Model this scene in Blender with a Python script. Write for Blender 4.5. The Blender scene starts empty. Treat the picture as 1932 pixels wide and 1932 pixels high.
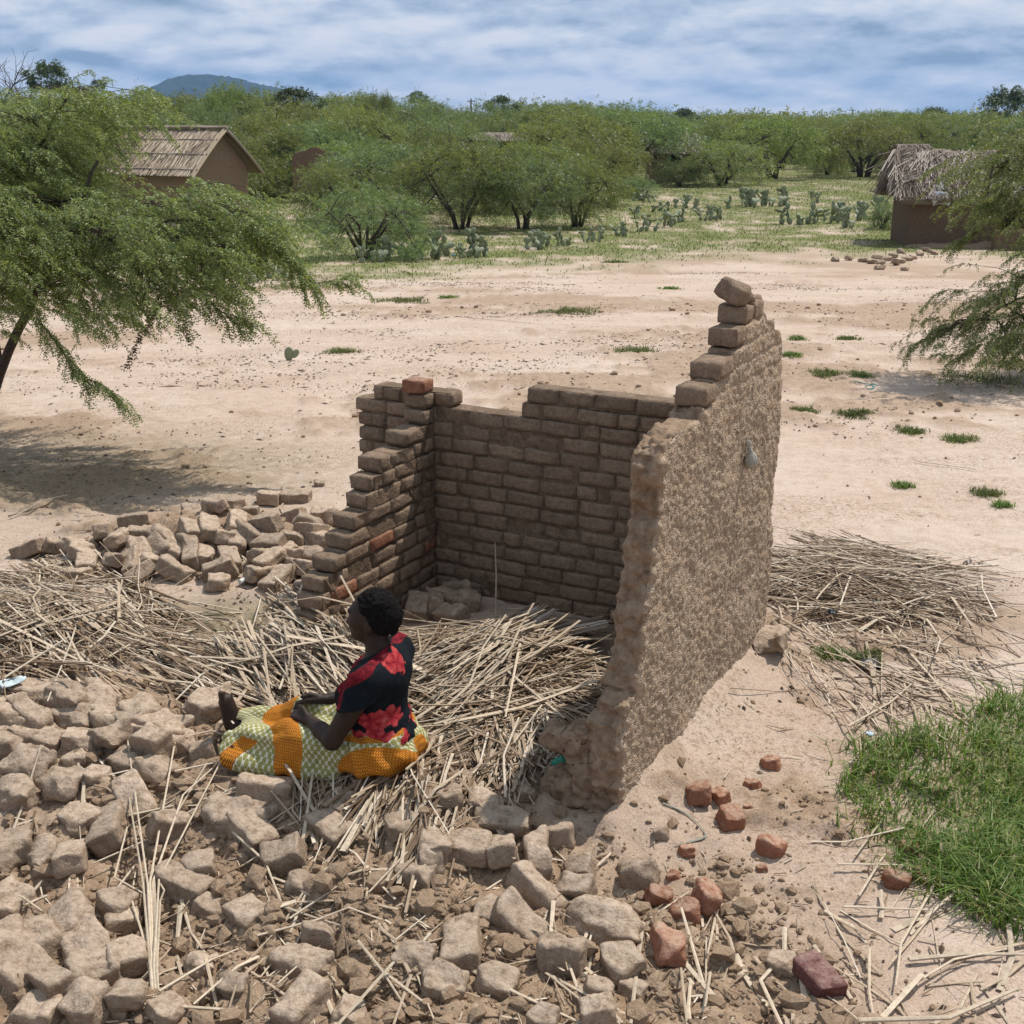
import bpy, bmesh, math, random
import numpy as np
from mathutils import Vector, Matrix, Euler

# ------------------------------------------------------------------ camera, sky, sun, exposure
SC = bpy.context.scene
COL = SC.collection
CAM_H, FPX, HZ, CPX = 3.0, 1.22 * 1932, 221, 966          # picture geometry in a 1932-pixel frame
PITCH = math.atan((CPX - HZ) / FPX)
SUN_EL, SUN_AZ = math.radians(59), math.radians(50)        # azimuth from +Y towards +X

cam_data = bpy.data.cameras.new('camera')
cam = bpy.data.objects.new('camera', cam_data)
COL.objects.link(cam)
cam.location = (0, 0, CAM_H)
cam.rotation_euler = (math.pi / 2 - PITCH, 0, 0)
cam_data.sensor_width = 36
cam_data.lens = 36 * 1.22
cam_data.clip_start, cam_data.clip_end = 0.1, 12000
SC.camera = cam

vs = SC.view_settings
vs.view_transform, vs.look, vs.gamma, vs.use_curve_mapping = 'Standard', 'None', 1.0, False
vs.exposure = -0.03

sun_data = bpy.data.lights.new('sun', 'SUN')
sun_data.energy, sun_data.angle, sun_data.color = 4.8, math.radians(0.6), (1.0, 0.955, 0.89)
sun = bpy.data.objects.new('sun', sun_data)
COL.objects.link(sun)
SUN_DIR = Vector((math.sin(SUN_AZ) * math.cos(SUN_EL), math.cos(SUN_AZ) * math.cos(SUN_EL), math.sin(SUN_EL)))
sun.rotation_euler = SUN_DIR.to_track_quat('Z', 'Y').to_euler()
sun.location = (0, 0, 50)

world = bpy.data.worlds.new('World')
SC.world = world
world.use_nodes = True


def build_sky():
    nt = world.node_tree
    nt.nodes.clear()
    N, L = nt.nodes.new, nt.links.new

    def math_(op, a, b=None, c=None, clamp=False):
        n = N('ShaderNodeMath'); n.operation = op; n.use_clamp = clamp
        for i, v in enumerate((a, b, c)):
            if v is None: continue
            if isinstance(v, (int, float)): n.inputs[i].default_value = v
            else: L(v, n.inputs[i])
        return n.outputs[0]
    out = N('ShaderNodeOutputWorld')
    sky = N('ShaderNodeTexSky'); sky.sky_type = 'NISHITA'; sky.sun_disc = False
    sky.sun_elevation = SUN_EL; sky.sun_rotation = SUN_AZ
    sky.air_density = 1.2; sky.dust_density = 0.3; sky.ozone_density = 1.5
    bg = N('ShaderNodeBackground'); bg.inputs['Strength'].default_value = 0.085
    L(sky.outputs[0], bg.inputs['Color'])
    tc = N('ShaderNodeTexCoord')
    sep = N('ShaderNodeSeparateXYZ'); L(tc.outputs['Generated'], sep.inputs[0])
    z = math_('MAXIMUM', sep.outputs[2], 0.0)

    def cloud_vec(dz):
        zz = math_('ADD', z, 0.26 + dz)
        cx = N('ShaderNodeCombineXYZ')
        L(math_('DIVIDE', sep.outputs[0], zz), cx.inputs[0])
        L(math_('DIVIDE', sep.outputs[1], zz), cx.inputs[1])
        cx.inputs[2].default_value = 3.7
        return cx.outputs[0]

    def noise(vec, scale, detail, rough, dist=0.0):
        n = N('ShaderNodeTexNoise'); L(vec, n.inputs['Vector'])
        n.inputs['Scale'].default_value = scale; n.inputs['Detail'].default_value = detail
        n.inputs['Roughness'].default_value = rough; n.inputs['Distortion'].default_value = dist
        return n.outputs[0]
    v0, v1 = cloud_vec(0.0), cloud_vec(0.010)
    n0 = noise(v0, 3.4, 12, 0.56, 0.1)
    n1 = noise(v1, 3.4, 12, 0.56, 0.1)
    nb = noise(v0, 1.3, 4, 0.5)
    # heaps of cloud: sharp sunlit heads where the heap stands above the gap behind it, soft grey bases below
    heap = N('ShaderNodeMapRange'); heap.interpolation_type = 'SMOOTHSTEP'; L(n0, heap.inputs[0])
    for i, q in enumerate((0.46, 0.60, 0.0, 1.0)): heap.inputs[i + 1].default_value = q
    rim = math_('MULTIPLY', math_('SUBTRACT', n0, n1), 2.3)
    lit = math_('ADD', math_('MULTIPLY', heap.outputs[0], 0.22), rim)
    lit = math_('ADD', lit, math_('MULTIPLY_ADD', math_('SUBTRACT', nb, 0.5), 1.35, 0.36))
    hz = N('ShaderNodeMapRange'); L(z, hz.inputs[0])
    for i, q in enumerate((0.0, 0.07, 0.34, 0.0)): hz.inputs[i + 1].default_value = q
    lit = math_('ADD', lit, hz.outputs[0], None, True)
    rp = N('ShaderNodeValToRGB'); L(lit, rp.inputs[0])
    e = rp.color_ramp.elements
    e[0].position, e[0].color = 0.0, (0.29, 0.40, 0.55, 1)
    e[1].position, e[1].color = 1.0, (0.80, 0.83, 0.90, 1)
    m = e.new(0.30); m.color = (0.46, 0.565, 0.72, 1)
    m = e.new(0.62); m.color = (0.62, 0.70, 0.825, 1)
    bc = N('ShaderNodeBackground'); bc.inputs['Strength'].default_value = 1.0
    L(rp.outputs[0], bc.inputs['Color'])
    cov = N('ShaderNodeMapRange'); L(math_('ADD', math_('MULTIPLY', n0, 0.5), math_('MULTIPLY', nb, 0.5)), cov.inputs[0])
    cov.inputs[1].default_value, cov.inputs[2].default_value = 0.12, 0.26
    mix = N('ShaderNodeMixShader')
    L(cov.outputs[0], mix.inputs[0]); L(bg.outputs[0], mix.inputs[1]); L(bc.outputs[0], mix.inputs[2])
    L(mix.outputs[0], out.inputs['Surface'])


build_sky()

# ------------------------------------------------------------------ helpers
RND = random.Random(11)
RNG = np.random.default_rng(11)
_fw = np.array([0, math.cos(PITCH), -math.sin(PITCH)])
_up = np.array([0, math.sin(PITCH), math.cos(PITCH)])
_ri = np.array([1.0, 0, 0])
_o = np.array([0, 0, CAM_H])


def view_dir(x, y):
    return _fw * FPX + _ri * (x - CPX) + _up * (CPX - y)


def at_z(x, y, z=0.0):
    d = view_dir(x, y)
    return _o + d * (z - CAM_H) / d[2]


def at_dist(x, y, Y):
    d = view_dir(x, y)
    return _o + d * Y / d[1]


def at_plane(x, y, pt, n):
    d = view_dir(x, y)
    return _o + d * np.dot(pt - _o, n) / np.dot(d, n)


def _hash(ix, iy, iz, seed):
    h = (ix.astype(np.uint32) * np.uint32(374761393) + iy.astype(np.uint32) * np.uint32(668265263)
         + iz.astype(np.uint32) * np.uint32(2147483647 & 1274126177) + np.uint32(seed * 974711 & 0xffffffff))
    h = (h ^ (h >> np.uint32(13))) * np.uint32(1274126177)
    h = h ^ (h >> np.uint32(16))
    h = h * np.uint32(2246822519)
    h = h ^ (h >> np.uint32(15))
    return h.astype(np.float64) / 4294967295.0


def vnoise(P, seed=0):
    """value noise in -1..1 at points P (N,3)"""
    with np.errstate(over='ignore'):
        P = np.asarray(P, dtype=np.float64)
        i = np.floor(P).astype(np.int64); f = P - i
        f = f * f * f * (f * (f * 6 - 15) + 10)
        r = 0
        for dx in (0, 1):
            wx = f[:, 0] if dx else 1 - f[:, 0]
            for dy in (0, 1):
                wy = f[:, 1] if dy else 1 - f[:, 1]
                for dz in (0, 1):
                    wz = f[:, 2] if dz else 1 - f[:, 2]
                    r = r + wx * wy * wz * _hash(i[:, 0] + dx, i[:, 1] + dy, i[:, 2] + dz, seed)
    return r * 2 - 1


def fbm(P, oct=4, seed=0, gain=0.5):
    P = np.asarray(P, dtype=np.float64); a, t, s = 1.0, 0.0, 0.0
    for k in range(oct):
        t = t + a * vnoise(P * (2.03 ** k) + 17.3 * k, seed + k); s += a; a *= gain
    return t / s


def fbm2(x, y, scale, oct=4, seed=0, gain=0.5):
    x = np.asarray(x, dtype=np.float64); sh = x.shape
    P = np.stack([x.ravel() * scale, np.asarray(y, dtype=np.float64).ravel() * scale, np.full(x.size, 0.37)], 1)
    return fbm(P, oct, seed, gain).reshape(sh)


def sstep(a, b, x):
    t = np.clip((x - a) / (b - a), 0, 1)
    return t * t * (3 - 2 * t)


def mesh_np(name, V, Fs, smooth=False, mat=None):
    """mesh from an array of vertices and one or more arrays of faces (tri or quad)"""
    me = bpy.data.meshes.new(name)
    V = np.asarray(V, dtype=np.float32)
    if not isinstance(Fs, (list, tuple)): Fs = [Fs]
    if np.asarray(Fs[0]).ndim == 1: Fs = [np.array(Fs)]
    Fs = [np.asarray(f, dtype=np.int32) for f in Fs if len(f)]
    loops = np.concatenate([f.ravel() for f in Fs])
    tot = np.concatenate([np.full(len(f), f.shape[1], dtype=np.int32) for f in Fs])
    start = np.concatenate([[0], np.cumsum(tot)[:-1]]).astype(np.int32)
    me.vertices.add(len(V)); me.vertices.foreach_set('co', V.ravel())
    me.loops.add(len(loops)); me.loops.foreach_set('vertex_index', loops)
    me.polygons.add(len(tot)); me.polygons.foreach_set('loop_start', start); me.polygons.foreach_set('loop_total', tot)
    me.polygons.foreach_set('use_smooth', np.full(len(tot), bool(smooth)))
    me.update(calc_edges=True); me.validate()
    if mat: me.materials.append(mat)
    return me


def add_attr(me, name, data, kind='FLOAT'):
    a = me.attributes.new(name, kind, 'POINT')
    if kind == 'FLOAT': a.data.foreach_set('value', np.asarray(data, dtype=np.float32).ravel())
    else: a.data.foreach_set('vector', np.asarray(data, dtype=np.float32).ravel())


def link(name, me=None, parent=None, loc=(0, 0, 0), rot=(0, 0, 0), scale=(1, 1, 1)):
    o = bpy.data.objects.new(name, me)
    COL.objects.link(o)
    o.location = loc; o.rotation_euler = rot
    o.scale = scale if hasattr(scale, '__len__') else (scale,) * 3
    if parent: o.parent = parent
    return o


def tag(o, label=None, cat=None, group=None, kind=None):
    if label: o['label'] = label
    if cat: o['category'] = cat
    if group: o['group'] = group
    if kind: o['kind'] = kind
    return o


def copy_thing(root, loc, rot=(0, 0, 0), scale=(1, 1, 1)):
    def rec(o, par):
        c = o.copy(); COL.objects.link(c); c.parent = par
        for ch in o.children: rec(ch, c)
        return c
    r = rec(root, None)
    r.location = loc; r.rotation_euler = rot; r.scale = scale if hasattr(scale, '__len__') else (scale,) * 3
    return r


class Geo:
    """collects pieces (vertices, faces) into one mesh"""
    def __init__(s): s.V = []; s.Q = []; s.T = []; s.n = 0

    def add(s, V, Q=None, T=None):
        V = np.asarray(V, dtype=np.float64).reshape(-1, 3)
        s.V.append(V)
        if Q is not None and len(Q): s.Q.append(np.asarray(Q) + s.n)
        if T is not None and len(T): s.T.append(np.asarray(T) + s.n)
        s.n += len(V)

    def mesh(s, name, mat, smooth=False):
        F = []
        if s.Q: F.append(np.concatenate(s.Q))
        if s.T: F.append(np.concatenate(s.T))
        return mesh_np(name, np.concatenate(s.V), F, smooth, mat)


def tube(pts, rad, n=6, flat=1.0, cap=True):
    """tube through points; flat squeezes the cross-section's height"""
    P = np.asarray(pts, dtype=np.float64); k = len(P)
    R = np.broadcast_to(np.asarray(rad, dtype=np.float64), (k,))
    T = np.gradient(P, axis=0) if k > 2 else np.repeat((P[1] - P[0])[None], 2, 0)
    T /= np.linalg.norm(T, axis=1)[:, None] + 1e-9
    ref = np.array([0, 0, 1.0])
    A = np.cross(T, ref); ln = np.linalg.norm(A, axis=1)
    A[ln < 0.05] = np.array([1.0, 0, 0]); A /= np.linalg.norm(A, axis=1)[:, None]
    B = np.cross(A, T)
    th = np.arange(n) * 2 * math.pi / n + math.pi / n
    V = (P[:, None, :] + R[:, None, None] * (np.cos(th)[None, :, None] * A[:, None, :]
         + flat * np.sin(th)[None, :, None] * B[:, None, :])).reshape(-1, 3)
    Q = []
    for i in range(k - 1):
        for j in range(n):
            a, b = i * n + j, i * n + (j + 1) % n
            Q.append((a, b, b + n, a + n))
    Tt = []
    if cap:
        for j in range(1, n - 1):
            Tt.append((0, j + 1, j)); m = (k - 1) * n; Tt.append((m, m + j, m + j + 1))
    return V, Q, Tt


def surface_nets(f, org, h):
    """closed surface of f<0 on a grid: quads"""
    s = f < 0
    nx, ny, nz = f.shape
    c = np.zeros((nx - 1, ny - 1, nz - 1), dtype=np.uint8)
    for dx in (0, 1):
        for dy in (0, 1):
            for dz in (0, 1):
                c += s[dx:nx - 1 + dx, dy:ny - 1 + dy, dz:nz - 1 + dz]
    act = np.argwhere((c > 0) & (c < 8))
    idx = -np.ones(c.shape, dtype=np.int64); idx[tuple(act.T)] = np.arange(len(act))
    acc = np.zeros((len(act), 3)); cnt = np.zeros(len(act))
    cor = [(a, b, d) for a in (0, 1) for b in (0, 1) for d in (0, 1)]
    for i, p in enumerate(cor):
        for q in cor[i + 1:]:
            if sum(abs(a - b) for a, b in zip(p, q)) != 1: continue
            fa = f[act[:, 0] + p[0], act[:, 1] + p[1], act[:, 2] + p[2]]
            fb = f[act[:, 0] + q[0], act[:, 1] + q[1], act[:, 2] + q[2]]
            m = (fa < 0) != (fb < 0)
            t = np.where(m, fa / np.where(m, fa - fb, 1), 0)
            pos = np.array(p) + t[:, None] * (np.array(q) - np.array(p))
            acc += np.where(m[:, None], pos, 0); cnt += m
    V = (act + acc / cnt[:, None]) * h + np.array(org)
    Q = []
    for ax in range(3):
        sl0 = [slice(None)] * 3; sl1 = [slice(None)] * 3
        sl0[ax] = slice(0, -1); sl1[ax] = slice(1, None)
        e = np.argwhere(s[tuple(sl0)] != s[tuple(sl1)])
        b, d = [(1, 2), (2, 0), (0, 1)][ax]
        ok = (e[:, b] > 0) & (e[:, d] > 0) & (e[:, b] < f.shape[b] - 1) & (e[:, d] < f.shape[d] - 1)
        e = e[ok]

        def cell(ob, od):
            k = e.copy(); k[:, b] -= ob; k[:, d] -= od
            return idx[k[:, 0], k[:, 1], k[:, 2]]
        q = np.stack([cell(1, 1), cell(0, 1), cell(0, 0), cell(1, 0)], 1)
        flip = ~s[e[:, 0], e[:, 1], e[:, 2]]
        q[flip] = q[flip][:, ::-1]
        Q.append(q)
    return V, np.concatenate(Q)


def vert_normals(V, Q):
    n = np.cross(V[Q[:, 2]] - V[Q[:, 0]], V[Q[:, 3]] - V[Q[:, 1]])
    N = np.zeros_like(V)
    for k in range(4): np.add.at(N, Q[:, k], n)
    return N / (np.linalg.norm(N, axis=1)[:, None] + 1e-12)


def relax(V, Q, it=2, lam=0.5):
    for _ in range(it):
        S = np.zeros_like(V); C = np.zeros(len(V))
        for a, b in ((0, 1), (1, 2), (2, 3), (3, 0)):
            np.add.at(S, Q[:, a], V[Q[:, b]]); np.add.at(S, Q[:, b], V[Q[:, a]])
            np.add.at(C, Q[:, a], 1); np.add.at(C, Q[:, b], 1)
        V = V + lam * (S / C[:, None] - V)
    return V


def smin(a, b, k):
    if k <= 0: return np.minimum(a, b)
    h = np.clip(0.5 + 0.5 * (b - a) / k, 0, 1)
    return b + (a - b) * h - k * h * (1 - h)


def smax(a, b, k): return -smin(-a, -b, k)


class Sdf:
    def __init__(s, lo, hi, h):
        s.lo = np.array(lo, dtype=np.float64); s.h = h
        s.n = np.ceil((np.array(hi) - s.lo) / h).astype(int) + 1
        s.f = np.full(s.n, 0.5, dtype=np.float32)
        s.ax = [s.lo[i] + h * np.arange(s.n[i]) for i in range(3)]

    def sub(s, lo, hi):
        a = np.clip(((np.array(lo) - s.lo) / s.h).astype(int), 0, s.n - 1)
        b = np.clip(((np.array(hi) - s.lo) / s.h).astype(int) + 2, 1, s.n)
        sl = tuple(slice(int(a[i]), int(b[i])) for i in range(3))
        return sl, [s.ax[0][sl[0]][:, None, None], s.ax[1][sl[1]][None, :, None], s.ax[2][sl[2]][None, None, :]]

    def put(s, sl, d, k): s.f[sl] = smin(s.f[sl], d.astype(np.float32), k)

    def cap(s, a, b, ra, rb, k=0.02):
        a, b = np.array(a, dtype=float), np.array(b, dtype=float); m = max(ra, rb) + 3 * k + 0.02
        sl, (X, Y, Z) = s.sub(np.minimum(a, b) - m, np.maximum(a, b) + m)
        ab = b - a
        t = np.clip(((X - a[0]) * ab[0] + (Y - a[1]) * ab[1] + (Z - a[2]) * ab[2]) / (ab @ ab + 1e-9), 0, 1)
        d = np.sqrt((X - a[0] - t * ab[0]) ** 2 + (Y - a[1] - t * ab[1]) ** 2 + (Z - a[2] - t * ab[2]) ** 2) - (ra + (rb - ra) * t)
        s.put(sl, d, k)

    def ell(s, c, r, k=0.02, pitch=0.0):
        c, r = np.array(c, dtype=float), np.array(r, dtype=float); m = r.max() + 3 * k + 0.02
        sl, (X, Y, Z) = s.sub(c - m, c + m)
        x, y, z = X - c[0], Y - c[1], Z - c[2]
        if pitch:
            cp, sp = math.cos(pitch), math.sin(pitch)
            x, z = x * cp + z * sp, -x * sp + z * cp
        k0 = np.sqrt((x / r[0]) ** 2 + (y / r[1]) ** 2 + (z / r[2]) ** 2)
        k1 = np.sqrt((x / r[0] ** 2) ** 2 + (y / r[1] ** 2) ** 2 + (z / r[2] ** 2) ** 2)
        s.put(sl, k0 * (k0 - 1) / (k1 + 1e-9), k)

    def box(s, lo, hi, r=0.02, k=0.02):
        lo, hi = np.array(lo, dtype=float), np.array(hi, dtype=float)
        c, b = (lo + hi) / 2, (hi - lo) / 2 - r; m = 3 * k + 0.03
        sl, (X, Y, Z) = s.sub(lo - m, hi + m)
        q = [np.abs(A - c[i]) - b[i] for i, A in enumerate((X, Y, Z))]
        out = np.sqrt(sum(np.maximum(v, 0) ** 2 for v in q))
        ins = np.minimum(np.maximum(q[0], np.maximum(q[1], q[2])), 0)
        s.put(sl, out + ins - r, k)

    def grid(s): return s.ax[0][:, None, None], s.ax[1][None, :, None], s.ax[2][None, None, :]

    def surface(s, it=1):
        V, Q = surface_nets(s.f, s.lo, s.h)
        return relax(V, Q, it), Q


# ------------------------------------------------------------------ materials
def new_mat(name):
    m = bpy.data.materials.new(name); m.use_nodes = True
    nt = m.node_tree
    b = nt.nodes['Principled BSDF']
    b.inputs['Specular IOR Level'].default_value = 0.25
    b.inputs['Roughness'].default_value = 0.9
    return m, nt, b


class NT:
    def __init__(s, nt): s.nt = nt

    def n(s, t, **kw):
        x = s.nt.nodes.new(t)
        for k, v in kw.items(): setattr(x, k, v)
        return x

    def link(s, a, b): s.nt.links.new(a, b)

    def setv(s, sock, v):
        if isinstance(v, bpy.types.NodeSocket): s.link(v, sock)
        elif hasattr(v, '__len__') and len(v) == 3 and sock.type == 'RGBA': sock.default_value = (*v, 1)
        else: sock.default_value = v

    def math(s, op, a, b=0.0, clamp=False):
        x = s.n('ShaderNodeMath', operation=op, use_clamp=clamp)
        s.setv(x.inputs[0], a); s.setv(x.inputs[1], b)
        return x.outputs[0]

    def mix(s, fac, a, b, blend='MIX'):
        x = s.n('ShaderNodeMix', data_type='RGBA', blend_type=blend)
        s.setv(x.inputs[0], fac); s.setv(x.inputs[6], a); s.setv(x.inputs[7], b)
        return x.outputs[2]

    def noise(s, vec, scale, detail=4, rough=0.6, dist=0.0):
        x = s.n('ShaderNodeTexNoise')
        if vec is not None: s.link(vec, x.inputs['Vector'])
        x.inputs['Scale'].default_value = scale; x.inputs['Detail'].default_value = detail
        x.inputs['Roughness'].default_value = rough; x.inputs['Distortion'].default_value = dist
        return x.outputs[0]

    def voro(s, vec, scale, feature='F1', rand=1.0):
        x = s.n('ShaderNodeTexVoronoi', feature=feature)
        if vec is not None: s.link(vec, x.inputs['Vector'])
        x.inputs['Scale'].default_value = scale; x.inputs['Randomness'].default_value = rand
        return x

    def ramp(s, fac, stops):
        x = s.n('ShaderNodeValToRGB'); s.link(fac, x.inputs[0])
        e = x.color_ramp.elements
        while len(e) < len(stops): e.new(0.5)
        for i, (p, c) in enumerate(stops):
            e[i].position = p; e[i].color = (*c, 1) if hasattr(c, '__len__') else (c, c, c, 1)
        return x.outputs[0]

    def rng(s, v, a, b, c=0.0, d=1.0):
        x = s.n('ShaderNodeMapRange'); s.link(v, x.inputs[0])
        for i, q in enumerate((a, b, c, d)): x.inputs[i + 1].default_value = q
        return x.outputs[0]

    def obj(s): return s.n('ShaderNodeTexCoord').outputs['Object']

    def pos(s): return s.n('ShaderNodeNewGeometry').outputs['Position']

    def island(s): return s.n('ShaderNodeNewGeometry').outputs['Random Per Island']

    def orand(s): return s.n('ShaderNodeObjectInfo').outputs['Random']

    def attr(s, name, out='Fac'): return s.n('ShaderNodeAttribute', attribute_name=name).outputs[out]

    def bump(s, bsdf, h, strength=0.5, dist=0.01):
        x = s.n('ShaderNodeBump'); s.link(h, x.inputs['Height'])
        x.inputs['Strength'].default_value = strength; x.inputs['Distance'].default_value = dist
        s.link(x.outputs[0], bsdf.inputs['Normal'])


def mud_mat(name, c0, c1, c2, rnd=0.25, scale=1.0, bump=1.0, dust=None):
    """dried mud with straw flecks, pits and pale dust; colour differs a little from object to object"""
    m, nt, b = new_mat(name); g = NT(nt)
    p = g.pos()
    big = g.noise(p, 3.0 * scale, 3)
    mid = g.noise(p, 26 * scale, 6, 0.72)
    fine = g.noise(p, 150 * scale, 4, 0.75)
    c = g.ramp(mid, [(0.3, c0), (0.5, c1), (0.72, c2)])
    c = g.mix(g.rng(big, 0.35, 0.7, 0.0, 0.55), c, c1, 'MIX')
    c = g.mix(g.rng(fine, 0.25, 0.75, 0.55, 1.25), (0, 0, 0), c, 'MIX') if False else g.mix(1.0, c, g.ramp(fine, [(0.3, 0.5), (0.5, 0.95), (0.8, 1.0)]), 'MULTIPLY')
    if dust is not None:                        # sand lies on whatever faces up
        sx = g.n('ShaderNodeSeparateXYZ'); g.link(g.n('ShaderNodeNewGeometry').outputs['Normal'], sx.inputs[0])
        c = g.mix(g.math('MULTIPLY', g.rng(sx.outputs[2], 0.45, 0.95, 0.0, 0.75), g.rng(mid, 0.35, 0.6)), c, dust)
    hs = g.n('ShaderNodeHueSaturation'); g.link(c, hs.inputs['Color'])
    g.link(g.rng(g.orand(), 0, 1, 1 - rnd, 1 + rnd), hs.inputs['Value'])
    g.link(hs.outputs[0], b.inputs['Base Color'])
    b.inputs['Roughness'].default_value = 0.95; b.inputs['Specular IOR Level'].default_value = 0.12
    h = g.math('ADD', g.math('MULTIPLY', mid, 0.6), g.math('MULTIPLY', fine, 0.35))
    pit = g.voro(p, 60 * scale).outputs['Distance']
    h = g.math('ADD', h, g.math('MULTIPLY', pit, 0.25))
    g.bump(b, h, bump, 0.016)
    return m


def leaf_mat(name, cols, sat=1.0, trans=0.42, rough=0.42):
    m, nt, b = new_mat(name); g = NT(nt)
    c = g.ramp(g.island(), cols)
    hs = g.n('ShaderNodeHueSaturation'); g.link(c, hs.inputs['Color'])
    g.link(g.rng(g.orand(), 0, 1, 0.8, 1.2), hs.inputs['Value'])
    g.link(g.rng(g.orand(), 0, 1, 0.485, 0.515), hs.inputs['Hue'])
    g.link(hs.outputs[0], b.inputs['Base Color'])
    b.inputs['Roughness'].default_value = rough
    tr = g.n('ShaderNodeBsdfTranslucent')
    g.link(g.mix(1.0, hs.outputs[0], (1.0, 1.0, 0.55), 'MULTIPLY'), tr.inputs['Color'])
    mx = g.n('ShaderNodeMixShader'); mx.inputs[0].default_value = trans
    g.link(b.outputs[0], mx.inputs[1]); g.link(tr.outputs[0], mx.inputs[2])
    g.link(mx.outputs[0], nt.nodes['Material Output'].inputs['Surface'])
    return m


def plain_mat(name, col, rough=0.8, noise=0.25, nscale=30, bump=0.2, spec=0.2):
    m, nt, b = new_mat(name); g = NT(nt)
    n = g.noise(g.obj(), nscale, 4, 0.65)
    d = tuple(max(0, v * (1 - noise)) for v in col); l = tuple(v * (1 + noise) for v in col)
    g.link(g.ramp(n, [(0.3, d), (0.7, l)]), b.inputs['Base Color'])
    b.inputs['Roughness'].default_value = rough; b.inputs['Specular IOR Level'].default_value = spec
    if bump: g.bump(b, n, bump, 0.01)
    return m


M_BRICK = mud_mat('mud_brick', (0.17, 0.117, 0.078), (0.275, 0.195, 0.134), (0.37, 0.272, 0.196), 0.15)
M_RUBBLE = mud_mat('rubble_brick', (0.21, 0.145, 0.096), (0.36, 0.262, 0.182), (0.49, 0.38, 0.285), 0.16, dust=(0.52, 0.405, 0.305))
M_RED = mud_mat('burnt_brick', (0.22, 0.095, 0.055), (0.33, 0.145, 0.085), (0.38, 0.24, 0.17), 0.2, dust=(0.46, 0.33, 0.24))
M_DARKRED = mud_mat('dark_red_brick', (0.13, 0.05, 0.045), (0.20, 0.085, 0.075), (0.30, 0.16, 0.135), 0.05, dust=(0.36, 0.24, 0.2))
M_MORTAR = mud_mat('mud_mortar', (0.115, 0.077, 0.05), (0.19, 0.132, 0.088), (0.28, 0.20, 0.14), 0.05)
M_CLOD = mud_mat('mud_clods', (0.20, 0.13, 0.08), (0.33, 0.23, 0.15), (0.45, 0.34, 0.245), 0.0)
M_HUTMUD = mud_mat('hut_mud', (0.115, 0.075, 0.048), (0.165, 0.11, 0.072), (0.22, 0.15, 0.10), 0.05, 0.5, 0.4)
M_MUDWALL = mud_mat('mud_plaster', (0.24, 0.155, 0.095), (0.31, 0.205, 0.13), (0.38, 0.265, 0.175), 0.08, 0.5, 0.4)


def straw_mat(name, stops):
    m, nt, b = new_mat(name); g = NT(nt)
    c = g.ramp(g.island(), stops)
    n = g.noise(g.pos(), 45, 3, 0.6)
    c = g.mix(1.0, c, g.ramp(n, [(0.3, 0.72), (0.65, 1.0)]), 'MULTIPLY')
    hs = g.n('ShaderNodeHueSaturation'); g.link(c, hs.inputs['Color'])
    g.link(g.rng(g.orand(), 0, 1, 0.82, 1.15), hs.inputs['Value'])
    g.link(hs.outputs[0], b.inputs['Base Color'])
    b.inputs['Roughness'].default_value = 0.6; b.inputs['Specular IOR Level'].default_value = 0.3
    return m


STRAW_STOPS = [(0.0, (0.13, 0.08, 0.045)), (0.28, (0.26, 0.175, 0.105)), (0.55, (0.43, 0.325, 0.22)),
               (0.8, (0.56, 0.45, 0.325)), (1.0, (0.67, 0.575, 0.45))]
M_STRAW = straw_mat('dry_reed', STRAW_STOPS)
M_STRAW_DARK = straw_mat('old_thatch', [(0.0, (0.13, 0.085, 0.055)), (0.35, (0.25, 0.185, 0.13)), (0.7, (0.38, 0.31, 0.245)), (1.0, (0.52, 0.45, 0.38))])
M_TWIG = straw_mat('dry_litter', [(0.0, (0.07, 0.045, 0.03)), (0.6, (0.17, 0.115, 0.075)), (1.0, (0.32, 0.24, 0.17))])
M_REED1 = straw_mat('reed_stalk', [(0.0, (0.38, 0.28, 0.185)), (0.5, (0.52, 0.41, 0.29)), (1.0, (0.62, 0.52, 0.395))])
M_BARK = plain_mat('bark', (0.075, 0.055, 0.042), 0.95, 0.5, 25, 0.6)
M_LEAF = leaf_mat('thorn_tree_leaves', [(0.0, (0.115, 0.15, 0.062)), (0.4, (0.175, 0.22, 0.085)), (0.75, (0.235, 0.28, 0.10)), (1.0, (0.38, 0.39, 0.12))])
M_LEAF2 = leaf_mat('bluish_leaves', [(0.0, (0.11, 0.15, 0.07)), (0.5, (0.17, 0.22, 0.10)), (1.0, (0.25, 0.31, 0.13))])
M_LEAF3 = leaf_mat('olive_leaves', [(0.0, (0.135, 0.16, 0.06)), (0.5, (0.215, 0.235, 0.085)), (1.0, (0.31, 0.325, 0.11))])
M_LEAFD = leaf_mat('broad_dark_leaves', [(0.0, (0.05, 0.075, 0.035)), (0.5, (0.085, 0.115, 0.05)), (1.0, (0.15, 0.175, 0.08))], trans=0.2)
M_GRASS = leaf_mat('grass_blades', [(0.0, (0.075, 0.13, 0.025)), (0.45, (0.125, 0.20, 0.038)), (0.8, (0.19, 0.26, 0.055)), (1.0, (0.36, 0.31, 0.15))])
M_TUFT = leaf_mat('tuft_blades', [(0.0, (0.075, 0.11, 0.025)), (0.5, (0.13, 0.18, 0.045)), (0.85, (0.20, 0.23, 0.07)), (1.0, (0.34, 0.29, 0.15))])
M_CACTUS = plain_mat('cactus_pad', (0.225, 0.25, 0.15), 0.6, 0.3, 14, 0.15)
# ------------------------------------------------------------------ terrain
E1 = np.array([0.474, 0.880, 0.0]); E1 /= np.linalg.norm(E1)
E2 = np.array([-E1[1], E1[0], 0.0])
CORNER = at_z(1442, 1240)                     # outer far corner of the ruined house
HOUSE_ROT = math.atan2(E1[1], E1[0])


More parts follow.
